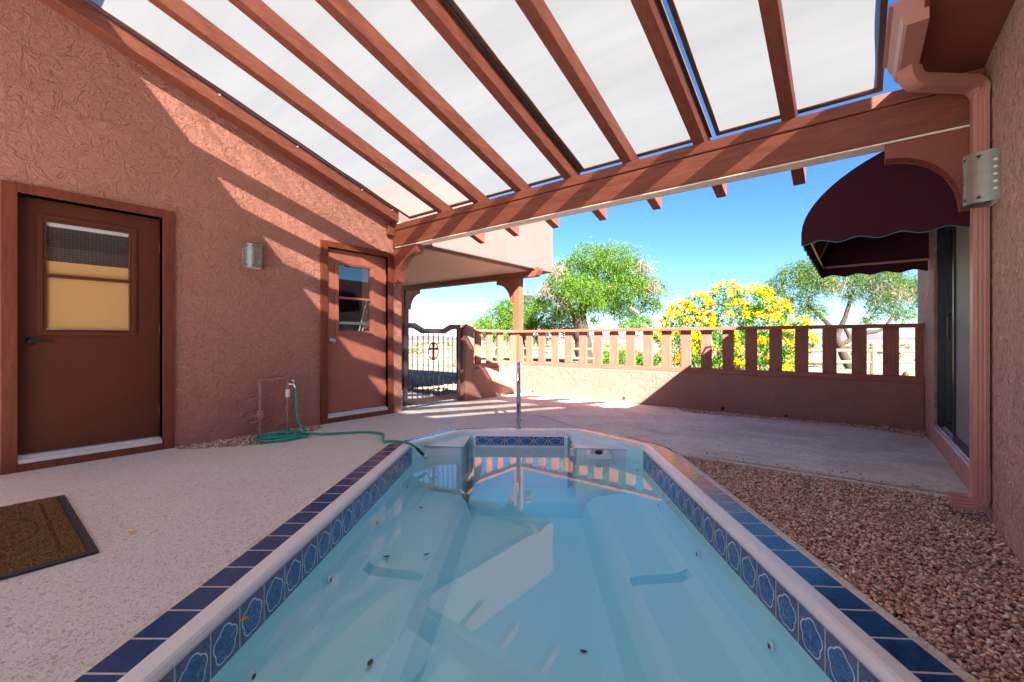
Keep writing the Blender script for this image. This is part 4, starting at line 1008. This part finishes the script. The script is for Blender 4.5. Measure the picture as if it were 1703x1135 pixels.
def twigs(base, clumps, n, mat, parent, name='dead_twigs', L=.5, droop=.8, w=.008):
    Cs, As, Bs = [], [], []; R3 = np.array([[CR.x, CR.y, 0], [CD.x, CD.y, 0], [0, 0, 1]])
    for (r, d, u, rad) in clumps:
        loc = np.array([r, d, u])+rand_unit(n)*rad*rng.uniform(.1, 1, (n, 1))
        ax_ = rng.normal(0, .6, (n, 3)); ax_[:, 2] -= droop; ax_ /= np.linalg.norm(ax_, axis=1)[:, None]
        sd_ = np.cross(ax_, rand_unit(n)); sd_ /= np.linalg.norm(sd_, axis=1)[:, None]+1e-9
        Cs.append(loc); As.append(ax_*L*rng.uniform(.3, 1, (n, 1))*.5); Bs.append(sd_*w)
    C, A, B = [np.concatenate(q) for q in (Cs, As, Bs)]
    V, F = blades(C @ R3+np.array(base), A @ R3, B @ R3); return mesh_np(name, V, F, mat, parent)
def twig_sets(base, clumps, n, mat, parent, **k):
    for c in clumps: twigs(base, [c], n, mat, parent, name='dead_twig_cluster', **k)
def px_clumps(lst, cx0, y0, d, rk=1.0):    # sizes read off the photograph: pixel offsets -> metres at distance d
    k = d/725.07; return [((x-cx0)*k, dd, (565.9-y)*k+1.0052, r*k*rk) for x, y, r, dd in lst]

# big arching mesquite
b = (-9.06, 17.06, -.05); d_ = 19.
T1 = thing('mesquite_tree', 'tall arching green mesquite tree behind the left half of the railing', 'tree', b)
cl = px_clumps([(985, 425, 34, 0), (955, 445, 34, .5), (1020, 430, 34, -.4), (1050, 448, 32, .3), (1078, 478, 26, 0), (1088, 505, 16, .3), (930, 470, 26, -.3), (912, 492, 18, .3), (965, 480, 32, -.8), (1000, 478, 34, .6), (1035, 475, 30, -.5), (955, 505, 24, 0), (1045, 512, 24, .4), (1068, 535, 18, 0), (1040, 540, 13, -.4), (1015, 500, 20, 0), (935, 515, 15, .2), (898, 505, 12, 0), (985, 505, 16, -.5), (990, 530, 8, 0), (968, 535, 9, .2)], 985, 0, d_)
foliage(b, cl, 8600, 8, .048, .75, M['leaf1'], T1)
twig_sets(b, px_clumps([(922, 455, 26, -.6), (905, 485, 16, -.6), (1060, 450, 24, -.8), (1075, 480, 16, -.8), (935, 500, 18, -.5)], 985, 0, d_), 240, M['twig'], T1, L=.55, w=.010)
k = d_/725
limbs(b, [([(-.35, 0, 0), (-.40, 0, .9), (-.5, 0, 1.6), (-.55, .1, 2.1)], .40, .30), ([(-.55, .1, 1.9), (-1.1, 0, 2.6), (-1.6, 0, 3.1), (-2.0, .2, 3.6)], .19, .07), ([(-.5, .1, 1.95), (-.35, 0, 2.7), (.0, 0, 3.3), (.3, .3, 4.4)], .22, .06), ([(-.35, 0, 2.5), (.1, -.1, 2.85), (.8, -.1, 3.15), (1.4, 0, 3.1), (1.7, 0, 2.5)], .14, .05), ([(-.4, 0, 2.6), (-.8, .4, 3.6), (-1.0, .5, 4.6)], .12, .04), ([(.8, -.1, 3.1), (1.6, .2, 3.7), (2.3, .2, 3.6)], .08, .03)], T1, M['bark'])
MB().tube([frame_pt(b, .55, 3.33, -.5), frame_pt(b, .95, 3.36, -.45)], [.10, .09], 10).tube([frame_pt(b, 1.5, 2.45, -.5), frame_pt(b, 1.9, 2.2, -.45)], [.06, .05], 10).build('cut_limb', M['oldwood'], T1)
# low rounded tree behind the porch post
b = (-13.4, 17.4, -.05); d_ = 22.
T2 = thing('palo_verde_tree', 'low bright green rounded tree behind the porch post and gate pier', 'tree', b)
cl = px_clumps([(860, 520, 30, 0), (825, 530, 28, .4), (900, 525, 30, -.4), (930, 535, 22, 0), (800, 540, 18, 0), (850, 548, 26, -.4), (890, 550, 26, .3), (840, 510, 20, 0), (880, 500, 18, .4), (945, 550, 12, 0), (815, 555, 14, .2), (795, 552, 10, 0)], 860, 0, d_)
foliage(b, cl, 4200, 8, .052, .35, M['leaf1'], T2)
limbs(b, [([(.2, 0, 0), (.1, 0, .6), (0, 0, 1.2)], .35, .22), ([(0, 0, 1.), (-.6, .2, 1.6), (-1.1, 0, 2.2)], .15, .05), ([(.1, 0, 1.), (.7, 0, 1.7), (1.3, 0, 2.3)], .15, .05), ([(-1.0, 0, 0), (-1.0, 0, .9), (-.7, 0, 1.8)], .16, .08)], T2, M['bark'])
# grey-green tree at the right
b = (-.455, 20.057, -.05); d_ = 16.
T3 = thing('mesquite_tree', 'grey-green spreading mesquite tree under the awning at the right', 'tree', b)
cl = px_clumps([(1320, 450, 24, 0), (1300, 470, 20, .3), (1345, 470, 28, -.3), (1330, 500, 24, .2), (1295, 490, 16, 0), (1370, 455, 30, .4), (1400, 460, 30, 0), (1440, 455, 32, -.3), (1475, 465, 30, .2), (1500, 480, 26, 0), (1480, 505, 22, .3), (1505, 520, 16, 0), (1355, 515, 20, 0), (1450, 495, 16, -.4), (1380, 430, 24, 0), (1430, 425, 26, .4), (1490, 430, 26, 0), (1420, 490, 14, 0), (1455, 530, 12, .2), (1345, 440, 18, 0), (1525, 470, 24, 0), (1540, 500, 18, 0)], 1400, 0, d_)
foliage(b, cl, 6400, 7, .040, .7, M['leaf2'], T3)
twig_sets(b, px_clumps([(1375, 480, 24, -.6), (1440, 480, 26, -.6), (1480, 490, 20, -.5), (1350, 460, 20, -.6)], 1400, 0, d_), 200, M['twig'], T3, L=.45, w=.007)
limbs(b, [([(.30, 0, 0), (.05, 0, .55), (-.15, 0, 1.0), (-.25, 0, 1.25)], .15, .12), ([(-.2, 0, 1.15), (-.5, 0, 1.65), (-.75, .1, 1.95), (-1.2, 0, 2.3)], .10, .05), ([(-.22, 0, 1.15), (.05, 0, 1.7), (.25, 0, 2.3), (.4, 0, 2.9)], .10, .05), ([(.45, .1, 1.0), (.8, 0, 1.3), (1.5, 0, 1.45), (1.9, 0, 2.0)], .10, .04), ([(-.1, 0, .9), (.3, 0, 1.1), (.05, .1, 1.7)], .09, .05)], T3, M['bark'])
# yellow bells shrub
b = (-1.96, 9.42, -.05); d_ = 8.8
YB_ = thing('flowering_shrub', 'large green shrub covered in yellow trumpet flowers behind the railing', 'shrub', b)
lst = [(1205, 490, 26, 0), (1165, 505, 24, .1), (1245, 500, 28, -.1), (1215, 530, 38, 0), (1160, 540, 34, .1), (1265, 535, 36, .1), (1290, 515, 22, 0), (1120, 535, 22, 0), (1130, 570, 32, 0), (1185, 575, 40, -.1), (1240, 580, 40, .1), (1290, 570, 36, 0), (1320, 545, 22, 0), (1320, 590, 24, .1), (1340, 565, 14, 0), (1150, 600, 30, 0), (1215, 610, 36, 0), (1280, 610, 30, 0), (1100, 555, 14, 0), (1105, 590, 12, 0), (1140, 510, 12, 0), (1270, 485, 10, 0), (1120, 510, 8, 0)]
cl = px_clumps(lst, 1215, 0, d_, .82)
foliage(b, cl, 5000, 5, .032, .25, M['leafb'], YB_, 'leaves', 1)
# blossoms gather in heads at the outside of the crown
heads = []
for (x, dd, u, r) in cl:
    for _ in range(int(37*r/.4)):
        v = rand_unit(1)[0]; v[1] = -abs(v[1]) if random.random() < .8 else v[1]; v[2] = v[2] if random.random() < .3 else abs(v[2])
        if u < .9 and random.random() < .5: continue
        heads.append(np.array([x, dd, u])+v*r*np.array([1.05, 1.2, 1.0])*random.uniform(.95, 1.12))
heads = np.array(heads); R3 = np.array([[CR.x, CR.y, 0], [CD.x, CD.y, 0], [0, 0, 1]])
C = np.repeat(heads, 15, 0)+rng.normal(0, .034, (len(heads)*15, 3)); n = len(C)
A = rand_unit(n); Bn = np.cross(A, rand_unit(n)); Bn /= np.linalg.norm(Bn, axis=1)[:, None]
s = rng.uniform(.016, .028, (n, 1)); V, F = blades(C @ R3+np.array(b), (A*s) @ R3, (Bn*s*.75) @ R3); mesh_np('blossoms', V, F, M['flower'], YB_)
limbs(b, [([(x0, 0, 0), (x0*1.5, 0, .6), (x0*2.6, 0, 1.4)], .025, .008) for x0 in (-.5, -.3, -.15, 0, .1, .25, .4, .55)], YB_, M['bark'], 'stems')
# small round bushes
for (b, lab, rr) in (((-5.55, 12.15, -.05), 'small round green bush left of the yellow flowering shrub', .5), ((-4.95, 12.6, -.05), 'smaller green bush partly hidden beside the yellow flowering shrub', .36)):
    o = thing('round_bush', lab, 'bush', b, 'green bushes beyond the railing')
    foliage(b, [(0, 0, rr*.8, rr), (rr*.4, 0, rr*.7, rr*.7), (-rr*.4, 0, rr*.7, rr*.7)], 900, 5, .035, .0, M['leafb'], o, 'leaves', 1)
    limbs(b, [([(0, 0, 0), (0, 0, rr)], .03, .01)], o, M['bark'], 'stem')
# overhead cable far beyond the trees
OC = thing('overhead_cable', 'thin overhead cable crossing the sky beyond the yellow flowering shrub', 'cable', (-40, 90, 0))
for dz_ in (0, 1.1):
    MB().tube([(-150+240*i/30, 40+100*i/30, 13.0+dz_-3.5*math.sin(math.pi*i/30)) for i in range(31)], .025, 5).build('wire', M['gate_bar'], OC)
for i in (0, 30): MB().tube([(-150+240*i/30, 40+100*i/30, -.1), (-150+240*i/30, 40+100*i/30, 14.6)], [.16, .11], 8).build('pole', M['oldwood'], OC)
# low desert scrub far out
def scrub():
    Cs = []
    for _ in range(420):
        d = random.uniform(24, 170); a = random.uniform(-.9, .95); x, y = math.sin(a-.55)*d, math.cos(a-.55)*d
        if y < 19: continue
        n = 70; s_ = random.uniform(.25, .7); Cs.append(np.array([x, y, s_*.3])+rand_unit(n)*np.array([s_, s_, s_*.55])*rng.uniform(.3, 1, (n, 1)))
    C = np.concatenate(Cs); n = len(C); A = rand_unit(n)*.09; B = rand_unit(n)*.05; V, F = blades(C, A, B)
    tag(mesh_np('desert_scrub', V, F, M['scrub']), kind='stuff')
M['scrub'] = m_leaf('scrub_leaf', [(0, (.05, .055, .025)), (.6, (.12, .11, .05)), (1, (.22, .18, .10))], .1)
scrub()
# split-rail fence
RF = thing('split_rail_fence', 'weathered two-rail timber fence crossing the desert beyond the wall', 'fence', (-6.9, 13.7, -.05))
f0, f1 = Vector((-30, 6.0, 0)), Vector((13, 20.7, 0)); n = 17
for i in range(n+1):
    p = f0.lerp(f1, i/n); h = random.uniform(.82, .92)
    MB().tube([(p.x, p.y, -.1), (p.x+.01, p.y, .4), (p.x, p.y+.01, h)], [.075, .07, .06], 8).build('post', M['oldwood'], RF)
    if i < n:
        q = f0.lerp(f1, (i+1)/n)
        for z in (.36, .70):
            MB().tube([(p.x, p.y, z+random.uniform(-.02, .02)), ((p.x+q.x)/2, (p.y+q.y)/2, z+random.uniform(-.02, .01)), (q.x, q.y, z+random.uniform(-.02, .02))], [.04, .05, .04], 7).build('rail', M['oldwood'], RF)
CA = thing('barrel_cactus', 'rust-brown rounded barrel cactus in the gravel by the right wall end', 'cactus', (.95, 13.6, -.05))
vs = []; mb = MB(); n1, n2 = 40, 12
for j in range(n2+1):
    t = math.pi*j/n2
    for i in range(n1):
        a = 2*math.pi*i/n1; r = .14*math.sin(t)**.75*(1+.10*math.cos(a*14)) if 0 < j < n2 else .001
        vs.append((.95+r*math.cos(a), 13.6+r*math.sin(a), .12-.18*math.cos(t)))
mb.add(vs, [(j*n1+i, j*n1+(i+1) % n1, (j+1)*n1+(i+1) % n1, (j+1)*n1+i) for j in range(n2) for i in range(n1)]); mb.build('body', M['cactus'], CA, smooth=True)
# desert scrub
rock_spots = [(-8.2, 10.3, .22), (-9.6, 11.8, .3), (-3.9, 11.0, .16), (-1.0, 12.6, .2), (.3, 11.2, .15), (-12.4, 12.3, .35)]
nm = ['pale boulder just beyond the gate pier', 'larger boulder beyond the gate pier, farther out', 'small rock between the bushes and the railing', 'rock at the foot of the rail fence right of the shrub', 'small rock nearest the right wall end', 'boulder far left beyond the gate']
for (x, y, s), lb in zip(rock_spots, nm):
    iv, f = icosa(); V = iv*(1+rng.uniform(-.2, .2, (12, 1)))*np.array([s*1.3, s, s*.7])+np.array([x, y, -.05+s*.3])
    mb = MB(); mb.add([tuple(v) for v in V], [tuple(t) for t in f]); o = mb.build('rock', M['desert_stone'], loc=(x, y, -.05))
    ss = o.modifiers.new('s', 'SUBSURF'); ss.levels = ss.render_levels = 1
    tag(o, lb, 'rock', 'loose rocks in the desert yard')
